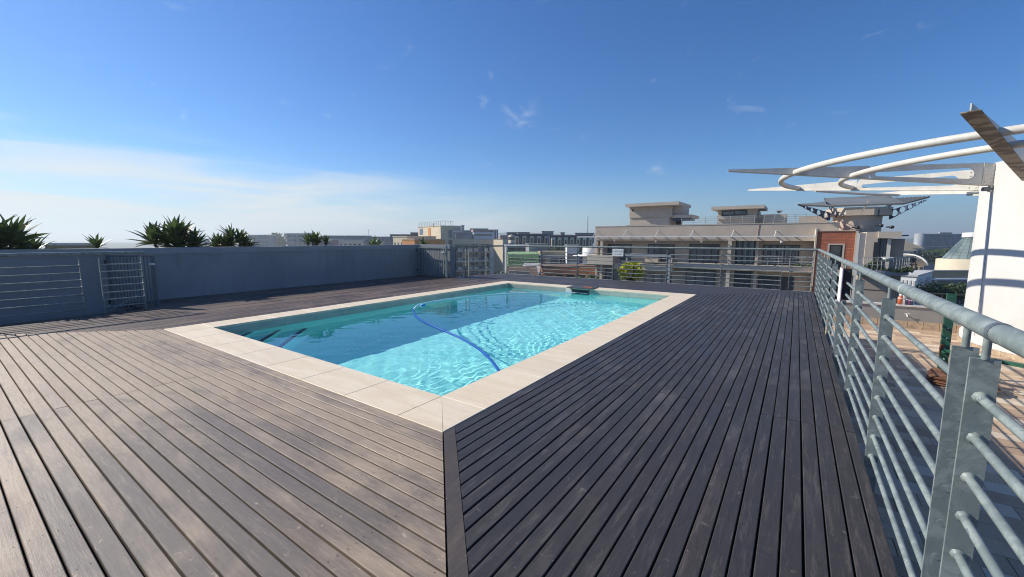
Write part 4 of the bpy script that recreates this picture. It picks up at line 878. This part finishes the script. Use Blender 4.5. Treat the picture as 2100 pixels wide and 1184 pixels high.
# ------------------------------------------------------------------ far city
def corner(uc, v, t, ang, ul, ur):
    P0 = PT(uc, v, t); Rh = Vector((cy, -sy, 0)); Fh = Vector((sy, cy, 0)); a = R(ang)
    dr = Rh*math.cos(a)+Fh*math.sin(a); dl = -Rh*math.sin(a)+Fh*math.cos(a)
    def ln(d, u):
        if u is None: return None
        k = (u-1050)/F_PX; C = P0-Vector((0, 0, CAMH)); n_ = RT-FW*k; return abs(-(C.dot(n_))/(d.dot(n_)))
    return P0, dr, dl, ln(dr, ur), ln(dl, ul)
def block(name, label, uc, ul, ur, vt, t, ang, mat, zb=GZ, roof='light_slab', dl_=None, rows=0, cr=0, clf=0, wm='glass_dark', fh=3.0, win=(.55, .5), top=.9, slab=None, cat='building', group=None, mat2=None, par=.5, vclip=None):
    """a box building: near vertical corner at uc, its faces reach ul and ur"""
    P0, dr, dl, Lr, Ll = corner(uc, vt, t, ang, ul, ur)
    if Ll is None: Ll = dl_ or 12
    if Lr is None: Lr = dl_ or 12
    zt_ = P0.z; b_ = empty(name, label, cat, group)
    O = Vector((P0.x, P0.y, 0))
    MB().obox(O+Vector((0, 0, zb)), dr*Lr, dl*Ll, (0, 0, zt_-zb)).build('wall', mat, b_)
    MB().obox(O-dr*.15-dl*.15+Vector((0, 0, zt_+.002)), dr*(Lr+.3), dl*(Ll+.3), (0, 0, par)).build('roof', roof, b_)
    cache = {}
    for (d, L, n_, nc, e) in ((dr, Lr, -dl, cr, 0), (dl, Ll, -dr, clf, 1)):
        if not nc: continue
        w = L/nc
        for r_ in range(rows):
            z1_ = zt_-top-fh*r_; z0_ = z1_-fh*win[1]
            if slab: MB().obox(O+n_*.25+Vector((0, 0, z0_-fh*(1-win[1])*.75)), d*L, -n_*.24, (0, 0, .35)).build('floor_band', slab, b_)
            for c_ in range(nc):
                q = O+d*(w*c_+w*(1-win[0])/2)+Vector((0, 0, z0_))
                key = (e, nc)
                if key not in cache: cache[key] = MB().obox((0, 0, 0), d*(w*win[0]), n_*.06, (0, 0, z1_-z0_)).build('window', wm, b_, q)
                else: o = cache[key].copy(); COL.objects.link(o); o.location = q; o.parent = b_
    return b_, O, dr, dl, Lr, Ll, zt_
# ground, hills
def sheet(name, mat, z, r):
    return tag(MB().add([(-r, -r, z), (r, -r, z), (r, r, z), (-r, r, z)], [(0, 1, 2, 3)]).build(name, mat), kind='structure')
sheet('ground', 'city_ground', GZ-.02, 5200)
o = MB().box(-60, 40, 20.5, 48, GZ-.015, GZ).build('road', 'asphalt'); tag(o, kind='structure')
o = MB().box(-13.6, 11.2, -8, 19.95, GZ, -1.72).build('own_building', 'concrete_wall'); tag(o, 'grey roof terrace building that carries the pool deck', 'building')
hl_ = MB(); prof = [(-300, 505), (0, 503), (120, 501), (200, 499), (240, 498.5), (300, 497.5), (380, 498), (450, 497), (540, 492), (580, 488), (640, 491), (760, 490), (880, 486), (1000, 479), (1040, 477), (1100, 478), (1200, 482), (1300, 484), (1500, 488), (1700, 491), (1860, 489), (2000, 488), (2300, 492)]
us = np.linspace(-300, 2300, 180); rdh = random.Random(4); V1 = []; V2 = []; V3 = []
for u in us:
    v = np.interp(u, [p[0] for p in prof], [p[1] for p in prof])+rdh.uniform(-.5, .5); d = ray(float(u), 495); d = Vector((d.x, d.y, 0)).normalized(); D = 1900
    k = ray(float(u), float(v)); zt_ = CAMH+k.z/math.hypot(k.x, k.y)*D
    V1.append(d*(D-500)+Vector((0, 0, GZ-1))); V2.append(d*D+Vector((0, 0, zt_))); V3.append(d*(D+900)+Vector((0, 0, GZ-1)))
n = len(us); hl_.add(V1+V2+V3, [(i, i+1, n+i+1, n+i) for i in range(n-1)]+[(n+i, n+i+1, 2*n+i+1, 2*n+i) for i in range(n-1)]); o = hl_.build('hills', 'hill'); tag(o, kind='structure')

bl = block
bl('low_house', 'low flat white roof just above the long wall between the two left plants', 92, 60, 168, 503.5, 62, 8, 'brown_roof', roof='light_slab', dl_=14, rows=1, cr=3, par=.35)
bl('apartment_building', 'small stepped white building low on the skyline left of the second plant dome', 402, 396, 424, 491, 300, 12, 'white_paint', rows=3, cr=3, wm='glass_blue', roof='white_paint')
b0 = bl('apartment_building', 'pale grey apartment block with stacked side balconies on the left skyline', 503, 480, 549, 483, 300, 14, 'grey_block', rows=8, cr=6, clf=2, wm='glass_blue', roof='white_paint', slab='white_paint')
b1 = bl('apartment_building', 'pale block with two white vertical strips left of the bushy plant', 588, 583, 640, 480, 290, 10, 'grey_block', rows=7, cr=5, clf=1, wm='glass_blue', roof='light_slab', slab=None)
bl('apartment_building', 'lower wing with white bands beside the pale block left of the bushy plant', 641, 600, 700, 487, 285, 8, 'grey_block', rows=3, cr=6, wm='glass_blue', slab='white_paint', dl_=20)
bl('office_building', 'long low dark blue building with pale fascia right of the bushy plant', 664, 655, 756, 485, 240, 6, 'blue_block', rows=3, cr=9, wm='glass_blue', slab='pink_block', roof='grey_block', dl_=22)
bl('office_building', 'pink fronted low building right of the bushy plant', 676, 670, 700, 492, 200, 8, 'pink_block', rows=0, dl_=10)
bl('office_building', 'cream low building peeping above the long wall near its middle', 694, 688, 742, 495, 150, 6, 'cream_pale', rows=1, cr=5, dl_=14)
bl('office_building', 'dark blue building behind the small rosette left of the orange wall', 728, 722, 806, 487, 260, 6, 'blue_block', rows=3, cr=9, wm='glass_blue', slab='grey_block', dl_=22, roof='grey_block')
bl('office_building', 'dark modern building with flat black oversailing roof left of the cream tower', 800, 792, 872, 483, 190, 8, 'navy_clad', rows=3, cr=6, wm='glass_blue', roof='dark_roof', dl_=24, slab='metal_roof')
bl('office_building', 'dark upper storey with black roof against the cream tower', 842, 838, 868, 479, 200, 8, 'navy_clad', rows=0, roof='dark_roof', dl_=16)
bb = bl('low_house', 'cream building with a row of four small vents left of the cream tower', 806, None, 834, 486, 118, -42, 'cream', rows=1, cr=4, win=(.35, .3), top=1.6, dl_=10, par=.2, roof='cream')
bl('low_house', 'orange painted wall panel building in front of the small spiky rosette', 824, None, 850, 491.5, 110, -42, 'orange_paint', rows=0, dl_=10, par=.2, roof='cream')
# cream tower
ct, O, dr, dl, Lr, Ll, zt_ = bl('apartment_tower', 'cream apartment tower with an orange vertical strip and rooftop railing', 903.5, 857.5, 929, 463.5, 120, 33, 'cream', rows=0, roof='cream', par=.12)
for (u0, u1, mt, v0, v1) in ((879, 884.5, 'orange_paint', 466, 499), (861, 868, 'glass_blue', 467, 480)):
    fr0 = 1-(u0-857.5)/(903.5-857.5); fr1 = 1-(u1-857.5)/(903.5-857.5); za, zb_ = zt_-(v0-463.5)/838*122, zt_-(v1-463.5)/838*122
    MB().obox(O+dl*Ll*fr1+Vector((0, 0, zb_)), dl*Ll*(fr0-fr1), -dr*.08, (0, 0, za-zb_)).build('painted_strip' if mt != 'glass_blue' else 'window', mt, ct)
for r_ in range(7):
    MB().obox(O+dr*Lr*.62+Vector((0, 0, zt_-1.2-r_*2.9-2.3)), dr*Lr*.30, -dl*.06, (0, 0, 2.3)).build('window', 'glass_dark' if r_ % 2 else 'grey_block', ct)
MB().obox(O+dl*Ll*.0+Vector((0, 0, zt_+1.4)), dl*Ll, dr*.06, (0, 0, .07)).build('roof_rail', 'metal_roof', ct); MB().obox(O+Vector((0, 0, zt_+1.4)), dr*Lr, dl*.06, (0, 0, .07)).build('roof_rail', 'metal_roof', ct)
for k in range(14): q = O+dl*Ll*k/13; MB().tube([q+Vector((0, 0, zt_)), q+Vector((0, 0, zt_+1.43))], .05, 5).build('roof_post', 'metal_roof', ct)
for k in range(1, 6): q = O+dr*Lr*k/5; MB().tube([q+Vector((0, 0, zt_)), q+Vector((0, 0, zt_+1.43))], .05, 5).build('roof_post', 'metal_roof', ct)
# balcony wing
P0, dr, dl, Lr, Ll = corner(914, 491, 124, 33, 905, 1013)
bw_ = empty('apartment_wing', 'shaded balcony wing of the cream tower with stacked white balcony bands', 'building')
zt_ = P0.z; O = Vector((P0.x, P0.y, 0))
MB().obox(O+dl*2.2+Vector((0, 0, GZ)), dr*Lr, dl*9, (0, 0, zt_-GZ)).build('wall', 'cream', bw_)
MB().obox(O+Vector((0, 0, zt_-1.6)), dr*Lr, dl*2.19, (0, 0, 1.6)).build('roof_beam', 'cream', bw_)
for r_ in range(7):
    zf = zt_-1.6-2.9*(r_+.75)-.4
    MB().obox(O+Vector((0, 0, zf)), dr*Lr*.99, dl*2.15, (0, 0, .38)).build('floor_slab', 'cream_pale', bw_)
    for c_ in range(9):
        q = O+dr*Lr*(c_+.12)/9; MB().obox(q+dl*.1+Vector((0, 0, zf+.38)), dr*Lr/9*.72, dl*.08, (0, 0, .95)).build('balcony_panel', 'cream_pale' if c_ % 3 else 'blue_block', bw_)
        MB().obox(q+dl*2.12+Vector((0, 0, zf+.4)), dr*Lr/9*.6, dl*.07, (0, 0, 2.1)).build('window', 'glass_dark', bw_)
for c_ in (0, 3, 6): MB().obox(O+dr*(Lr*c_/9)+dl*.3+Vector((0, 0, GZ)), dr*.4, dl*1.6, (0, 0, zt_-1.6-GZ-.01)).build('pier', 'cream', bw_)
bl('apartment_wing', 'sunlit cream end gable of the balcony wing by the railing corner', 1031, 1012, 1040, 491, 125, 33, 'cream', rows=0, roof='cream', par=.1)
bl('office_tower', 'blue grey stepped tower peeping behind the cream tower roof', 926, 915, 952, 464.5, 270, 15, 'grey_block', rows=4, cr=3, wm='glass_blue', slab='white_paint')
bl('office_tower', 'upper grey service tower right of the cream tower', 946, 944, 952, 463.5, 268, 15, 'grey_block', rows=0, dl_=8)
bl('office_building', 'blue glass fronted block behind the balcony wing', 934, 926, 969, 478.5, 200, 8, 'blue_block', rows=1, cr=1, wm='glass_blue', win=(.9, 2.6), top=1., dl_=16, roof='grey_block', slab=None)
bl('office_building', 'grey building with pale green roof behind the striped white building', 964, 958, 1001, 470, 300, 8, 'grey_block', rows=2, cr=6, wm='glass_blue', roof='green_wall', dl_=20)
bl('office_building', 'grey blue low link building left of the striped white building', 950, 946, 975, 474, 290, 8, 'blue_block', rows=2, cr=4, wm='glass_blue', dl_=20)
sw, O, dr, dl, Lr, Ll, zt_ = bl('office_building', 'white building with horizontal dark window bands and red brown parapet', 971, 967, 1012, 476.5, 215, 10, 'white_paint', rows=3, cr=1, wm='glass_dark', win=(.84, .38), fh=2.7, top=.9, roof='pink_block', dl_=14, par=1.4)
dk, O, dr, dl, Lr, Ll, zt_ = bl('office_tower', 'narrow dark blue tower with a white vertical strip', 1014, 1012, 1021.5, 471.5, 240, 10, 'navy_clad', rows=0, roof='navy_clad', dl_=8, par=.1)
MB().obox(O+dr*Lr*.42+Vector((0, 0, GZ)), dr*Lr*.25, -dl*.08, (0, 0, zt_-GZ-.5)).build('painted_strip', 'white_paint', dk)
bl('low_house', 'reddish building with pale frame beside the railing corner', 1026, 1024, 1040, 484.5, 180, 8, 'pink_block', rows=2, cr=3, dl_=10)
bl('office_building', 'dark blue block at the left end of the long cream bayed building', 1041, 1039, 1060, 478.5, 200, 8, 'navy_clad', rows=2, cr=3, wm='glass_blue', roof='navy_clad', dl_=14)
# long building with cream bays
def bays(label, uc, ur, vt, t, n, ang=4, seed=0):
    b_, O, dr, dl, Lr, Ll, zt_ = bl('office_building', label, uc, uc-2, ur, vt, t, ang, 'navy_clad', rows=0, roof='navy_clad', dl_=14, par=.35)
    MB().obox(O-dl*1.4-dr*.5+Vector((0, 0, zt_-.05)), dr*(Lr+1), dl*1.39, (0, 0, .3)).build('eave', 'navy_clad', b_)
    for k in range(n):
        s = Lr*(k+.25)/n; w = Lr/n*.56
        for a_, ww in ((0, .26), (.74, .26)): MB().obox(O+dr*(s+w*a_)-dl*.9+Vector((0, 0, GZ)), dr*w*ww, dl*.89, (0, 0, zt_-1.0-GZ)).build('bay_pier', 'cream', b_)
        MB().obox(O+dr*s-dl*1.1+Vector((0, 0, zt_-1.35)), dr*w, dl*1.09, (0, 0, .9)).build('bay_head', 'cream_pale', b_)
        for r_ in range(4):
            MB().obox(O+dr*(s+w*.26)-dl*.35+Vector((0, 0, zt_-3.2-2.9*r_)), dr*w*.48, dl*.34, (0, 0, 1.5)).build('window', 'glass_dark', b_)
            MB().obox(O+dr*(s+w*1.2)-dl*.06+Vector((0, 0, zt_-2.6-2.9*r_)), dr*w*.34, dl*.05, (0, 0, 1.5)).build('window', 'glass_blue', b_)
    return b_
bays('left half of the long dark blue building with cream bays on the skyline', 1052, 1127, 481.5, 150, 5)
bays('right half of the long dark blue building with cream bays on the skyline', 1127.5, 1216, 484.5, 146, 7)
cyl = MB(); p = PT(1049, 483, 146); cyl = empty('round_bay', 'small round cream stair bay at the left end of the long bayed building', 'building'); MB().lathe((p.x, p.y), [(1.1, GZ), (1.1, p.z), (.01, p.z+.3)], 16).build('wall', 'cream', cyl)
for k in range(4): MB().lathe((p.x, p.y), [(1.16, p.z-1.6-2.2*k), (1.16, p.z-.6-2.2*k)], 16).build('window_band', 'glass_dark', cyl)
for (u0, u1, vt, t, lab) in ((1062, 1086, 477.5, 175, 'grey gabled roof block behind the left half of the bayed building'), (1112, 1135, 475.5, 175, 'dark square roof block between the halves of the bayed building'), (1150, 1158, 478, 175, 'tiny square roof box over the right half of the bayed building'), (1180, 1219, 479, 175, 'long flat grey roof block under the lattice mast')):
    bl('roof_block', lab, u0, u0-1, u1, vt, t, 5, 'grey_block', zb=0, rows=0, dl_=8, roof='dark_roof', par=.25)
mast = empty('lattice_mast', 'thin lattice radio mast rising behind the bayed building', 'mast'); p = PT(1205, 480, 260); zt_ = PT(1205, 444, 260).z
for dx, dy in ((-.35, 0), (.35, 0), (0, .5)): MB().tube([(p.x+dx, p.y+dy, GZ), (p.x+dx*.3, p.y+dy*.3, zt_)], .09, 5).build('leg', 'rail_dark', mast)
for k in range(16): z_ = p.z-2+(zt_-p.z+2)*k/16; MB().tube([(p.x-.33+.015*k, p.y, z_), (p.x+.33-.015*k, p.y, z_+.6)], .05, 4).build('brace', 'rail_dark', mast)
for (u, v, t, lab) in ((756, 471, 150, 'thin street lamp mast above the long wall'), (889, 458.5, 121, 'thin antenna on the cream tower roof')):
    p = PT(u, v, t); o = MB().tube([(p.x, p.y, GZ if u < 800 else 5), (p.x, p.y, p.z)], .06, 5).box(p.x-.5, p.x+.5, p.y-.04, p.y+.04, p.z-.25, p.z-.15).build('mast', 'rail_dark'); tag(o, lab, 'mast')
# mid-distance seen through the far railing
bl('low_house', 'plain grey box building behind the far railing', 1085, 1078, 1123, 501, 84, 10, 'grey_block', rows=0, roof='grey_block', par=.1, dl_=10)
bl('low_house', 'wide grey metal roofed hall with a dark clerestory behind the far railing', 1041, 1035, 1086, 508, 90, 4, 'metal_roof', rows=1, cr=1, win=(.95, .3), top=.0, wm='glass_dark', roof='metal_roof', dl_=12)
gw, O, dr, dl, Lr, Ll, zt_ = bl('painted_wall', 'green wall covered with two rows of dark painted letters', 1042, 1040, 1105, 521, 76, 2, 'green_wall', rows=0, roof='green_wall', par=.05, dl_=.5, cat='wall')
rdg = random.Random(3)
for r_ in range(2):
    for k in range(13):
        s = Lr*(k+.4+(.3 if r_ else 0))/14; z_ = zt_-1.05-r_*.62; mm = MB()
        for j in range(3):
            a_ = rdg.uniform(0, 6.28); q = O+dr*(s+rdg.uniform(0, .12))-dl*.03+Vector((0, 0, z_+rdg.uniform(-.05, .12))); mm.tube([q, q+dr*.2*math.cos(a_)+Vector((0, 0, .2*math.sin(a_))), q+dr*.2*math.cos(a_+1)+Vector((0, 0, .2*math.sin(a_+1)))], .028, 4)
        mm.build('painted_letter', 'ink', gw)
bl('low_house', 'dark windowed building with pale frames behind the far railing', 1109, 1104, 1166, 521, 80, 4, 'metal_roof', rows=1, cr=3, win=(.86, .62), fh=2.9, top=.75, roof='tan_roof', dl_=12)
bl('low_house', 'tall white and blue cabin behind the far railing', 1163, 1160, 1187, 503.5, 78, 6, 'white_paint', rows=2, cr=1, win=(.9, .5), top=1.6, wm='glass_blue', roof='white_paint', dl_=6, par=.1)
bl('low_house', 'dark blue shop front beside the white cabin', 1188, 1186, 1214, 524, 66, 6, 'navy_clad', rows=0, roof='white_paint', par=.15, dl_=8)
tk = empty('water_tank', 'round white water tank with a flat white disc roof next to the taupe block', 'tank'); p = PT(1212, 506, 62)
MB().lathe((p.x, p.y), [(1.25, p.z-1.2), (1.25, p.z-.05), (1.1, p.z), (.01, p.z+.1)], 24).build('drum', 'white_paint', tk); MB().lathe((p.x-.2, p.y-.5), [(.01, p.z-1.2), (2.3, p.z-1.35), (2.3, p.z-1.45), (.01, p.z-1.5)], 28).build('disc_roof', 'white_paint', tk); MB().lathe((p.x, p.y), [(1.2, GZ), (1.2, p.z-1.4)], 20).build('base', 'white_paint', tk)
tc, O, dr, dl, Lr, Ll, zt_ = bl('terrace_house', 'terracotta fronted terrace building with square dark openings', 1112, 1106, 1226, 549, 58, 2, 'terracotta', rows=0, roof='brown_roof', dl_=6, par=.25)
for k in range(5): MB().obox(O+dr*(Lr*(k+.22)/5)-dl*.06+Vector((0, 0, zt_-2.5)), dr*Lr/5*.66, dl*.055, (0, 0, 1.5)).build('opening', 'window_frame', tc); MB().obox(O+dr*(Lr*(k+.12)/5)-dl*.3+Vector((0, 0, zt_-1.0)), dr*Lr/5*.86, dl*.24, (0, 0, .3)).build('sill_band', 'terracotta', tc)
for k, (u0, u1, v, t, mt, lab) in enumerate(((1041, 1100, 546, 60, 'brown_roof', 'brown tiled lean-to roof under the green wall'), (1043, 1085, 556, 54, 'dark_roof', 'low grey brown roof right at the deck corner'), (1075, 1110, 540, 70, 'light_slab', 'pale patched roof below the green wall'))):
    P0, dr, dl, Lr, Ll = corner(u0, v, t, 5, None, u1); o = empty('roof', lab, 'roof'); O = Vector((P0.x, P0.y, 0))
    hh = CAMH-P0.z
    MB().poly([O+Vector((0, 0, P0.z-1.6))-dl*3, O+Vector((0, 0, P0.z)), O+dl*4+Vector((0, 0, P0.z-1.2)), O+dl*4+Vector((0, 0, GZ)), O-dl*3+Vector((0, 0, GZ))], Lr, dr).build('body', mt, o)
    for j in range(5): MB().obox(O+dr*(Lr*(j+.3)/5)-dl*(3.05)+Vector((0, 0, P0.z-3.6)), dr*Lr/5*.5, dl*.04, (0, 0, 1.3)).build('window', 'window_frame', o)
# right hand city
gb, O, dr, dl, Lr, Ll, zt_ = bl('office_building', 'long blue glass office block with white floor lines on the right skyline', 1882, 1878, 2010, 481.5, 230, 4, 'blue_block', rows=5, cr=14, wm='glass_blue', fh=3.1, win=(.9, .7), slab='metal_roof', dl_=20, roof='metal_roof')
for k, (u0, u1) in enumerate(((1927, 1952),)): bl('roof_block', 'grey plant room on the roof of the blue office block', u0, u0-1, u1, 478.5, 232, 4, 'grey_block', zb=3, rows=0, dl_=8)
MB().lathe((O.x+1, O.y+1), [(2.2, GZ), (2.2, zt_+.6), (.01, zt_+.7)], 20).build('corner_drum', 'metal_roof', gb)
def hip(label, u0, u1, v, t, mat='tan_roof', wall='light_slab', h=3):
    P0, dr, dl, Lr, Ll = corner(u0, v, t, 5, None, u1); O = Vector((P0.x, P0.y, 0)); z_ = P0.z-h; D = Lr*.7; b_ = empty('hipped_house', label, 'house')
    a = [O+Vector((0, 0, z_)), O+dr*Lr+Vector((0, 0, z_)), O+dr*Lr+dl*D+Vector((0, 0, z_)), O+dl*D+Vector((0, 0, z_)), O+dr*Lr*.35+dl*D*.5+Vector((0, 0, P0.z)), O+dr*Lr*.65+dl*D*.5+Vector((0, 0, P0.z))]
    MB().add(a, [(0, 1, 5, 4), (1, 2, 5), (2, 3, 4, 5), (3, 0, 4), (3, 2, 1, 0)]).build('roof', mat, b_)
    MB().obox(O+dr*.6+dl*.6+Vector((0, 0, GZ)), dr*(Lr-1.2), dl*(D-1.2), (0, 0, z_-GZ-.01)).build('wall', wall, b_)
    for k in range(6): MB().obox(O+dr*(.8+(Lr-1.6)*(k+.2)/6)+dl*.52+Vector((0, 0, z_-1.9)), dr*(Lr-1.6)/6*.6, dl*.07, (0, 0, 1.4)).build('window', 'glass_dark', b_)
hip('hipped tan roofed house behind the dark side of the glazed bay', 1838, 1900, 493, 150)
hip('lower hipped roof with pale upper windows left of the glass office block', 1845, 1884, 503, 110, 'tan_roof', 'white_paint', 1.5)
vt_ = empty('barrel_vault_hall', 'cream barrel vaulted roof with a pale rim left of the glass cone', 'building')
P0, dr, dl, Lr, Ll = corner(1846, 533, 96, 20, None, 1900); O = Vector((P0.x, P0.y, 0)); rad = 4.2
arcp = [(rad*math.cos(t), rad*.62*math.sin(t)) for t in np.linspace(0, math.pi, 15)]
MB().poly([O+dl*(rad+x_)+Vector((0, 0, P0.z-1.6+z_)) for x_, z_ in arcp], Lr, dr).build('vault', 'tan_roof', vt_)
MB().poly([O+dr*Lr+dl*(rad+x_*1.07)+Vector((0, 0, P0.z-1.6+z_*1.08)) for x_, z_ in arcp], .5, dr).build('rim', 'white_paint', vt_)
MB().obox(O+dl*.3+Vector((0, 0, GZ)), dr*Lr, dl*(2*rad-.6), (0, 0, P0.z-1.62-GZ)).build('wall', 'cream_pale', vt_)
for k in range(5): MB().obox(O+dr*Lr*(k+.2)/5+dl*.22+Vector((0, 0, P0.z-3.2)), dr*Lr/5*.6, dl*.07, (0, 0, 1.3)).build('window', 'glass_dark', vt_)
MB().obox(O+dr*Lr*.4+dl*1.0+Vector((0, 0, P0.z+.5)), dr*4, dl*2.4, (0, 0, .25)).build('skylight', 'glass_blue', vt_)
cn_ = empty('glass_cone', 'truncated green glass cone with a white cap on a round cream drum', 'building')
p = PT(1988, 531, 92); r0 = 4.55; zc = p.z; zt_ = PT(1988, 486, 92).z; r1 = 1.3
N = 20
MB().lathe((p.x, p.y), [(r0*1.16, GZ), (r0*1.16, zc-.15), (r0*.97, zc)], 40).build('drum', 'cream', cn_)
for i in range(N):
    for j in range(7):
        f0, f1 = j/7, (j+1)/7; ra, rb = r0*.96+(r1-r0*.96)*f0, r0*.96+(r1-r0*.96)*f1; z0_, z1_ = zc+(zt_-zc)*f0, zc+(zt_-zc)*f1; a0 = 2*math.pi*(i+.05)/N; a1 = 2*math.pi*(i+.95)/N
        pass
cone_ = MB().lathe((p.x, p.y), [(r0*.95, zc), (r1*.97, zt_)], N, 0, 2*math.pi, False).build('inner_cone', 'grey_block', cn_)
for i in range(N):
    a0 = 2*math.pi*(i+.04)/N; a1 = 2*math.pi*(i+.96)/N
    for j in range(7):
        f0, f1 = (j+.04)/7, (j+.96)/7; g_ = lambda f, a_: (p.x+(r0*.97+(r1-r0*.97)*f)*math.cos(a_), p.y+(r0*.97+(r1-r0*.97)*f)*math.sin(a_), zc+(zt_-zc)*f)
        MB().add([g_(f0, a0), g_(f0, a1), g_(f1, a1), g_(f1, a0)], [(0, 1, 2, 3)]).build('pane', 'glass_green', cn_)
MB().lathe((p.x, p.y), [(r1*1.25, zt_-.1), (r1*1.25, zt_+.9), (.01, zt_+1.0)], 24).build('cap', 'white_paint', cn_)
bl('low_house', 'wide flat grey roof below the cream drum', 1862, 1850, 2010, 556, 78, 2, 'tan_roof', rows=0, roof='metal_roof', par=.1, dl_=14)
wh, O, dr, dl, Lr, Ll, zt_ = bl('white_building', 'white classical style building with framed wall panels below the glass cone', 1880, 1848, 1912, 568, 62, 38, 'white_paint', rows=2, cr=2, clf=4, wm='light_slab', win=(.5, .62), fh=3.0, top=.6, roof='light_slab', par=.25)
bl('white_building', 'blue grey building with white framed windows behind the dark tree', 1914, 1912, 2010, 575, 66, 4, 'glass_blue', rows=2, cr=5, wm='white_paint', win=(.4, .5), fh=3, top=1.0, roof='white_paint', par=.3, dl_=8)
p = PT(1950, 603, 42); tree((p.x, p.y, p.z-.2), (3.4, 3.0, 1.6), 'rounded dark green tree below the white buildings at the right', 7000, 5, 9, .12)
p = PT(1925, 518, 150); tree((p.x, p.y, p.z-2), (7, 6, 4), 'dark tree in front of the blue office block', 1800, 6, 7, .45, group='trees on the right skyline')
p = PT(1890, 517, 160); tree((p.x, p.y, p.z-2), (5, 5, 3), 'smaller tree at the foot of the blue office block', 1400, 7, 7, .4, group='trees on the right skyline')
p = PT(1948, 515, 150); tree((p.x, p.y, p.z-1), (6, 5, 4), 'dark tree touching the glass cone on its left', 1600, 8, 7, .4, group='trees on the right skyline')
p = PT(568, 497, 420); tree((p.x, p.y, p.z), (17, 12, 10), 'rounded hazy tree clump between the two pale blocks on the left', 1200, 9, 9, 1.6)
for k, (u, v, t, r_, lab) in enumerate(((1165, 508, 120, 5, 'tree in front of the right half of the bayed building'), (1130, 509, 125, 4, 'small tree between the halves of the bayed building'), (1065, 507, 110, 4, 'small dark tree left of the plain grey box building'), (1045, 565, 50, 2, 'small bush by the deck corner roofs'), (1195, 570, 52, 2, 'small yellowish bush under the terracotta building'))):
    p = PT(u, v, t); tree((p.x, p.y, p.z-r_*.5), (r_*1.3, r_, r_*.8), lab, 700, 20+k, 6, r_*.1, group='trees seen through the far railing')
# ------------------------------------------------------------------ the air
hz_m = bpy.data.materials.new('haze'); hz_m.use_nodes = True; hn = hz_m.node_tree.nodes; hn.remove(hn['Principled BSDF'])
pv = hn.new('ShaderNodeVolumePrincipled'); pv.inputs['Density'].default_value = .00055; pv.inputs['Color'].default_value = (.86, .94, .97, 1); pv.inputs['Anisotropy'].default_value = .3
hz_m.node_tree.links.new(pv.outputs[0], hn['Material Output'].inputs['Volume']); MATS['haze'] = hz_m
tag(MB().box(-5300, 5300, -5300, 5300, GZ-1.1, 62).build('haze', 'haze'), kind='stuff')
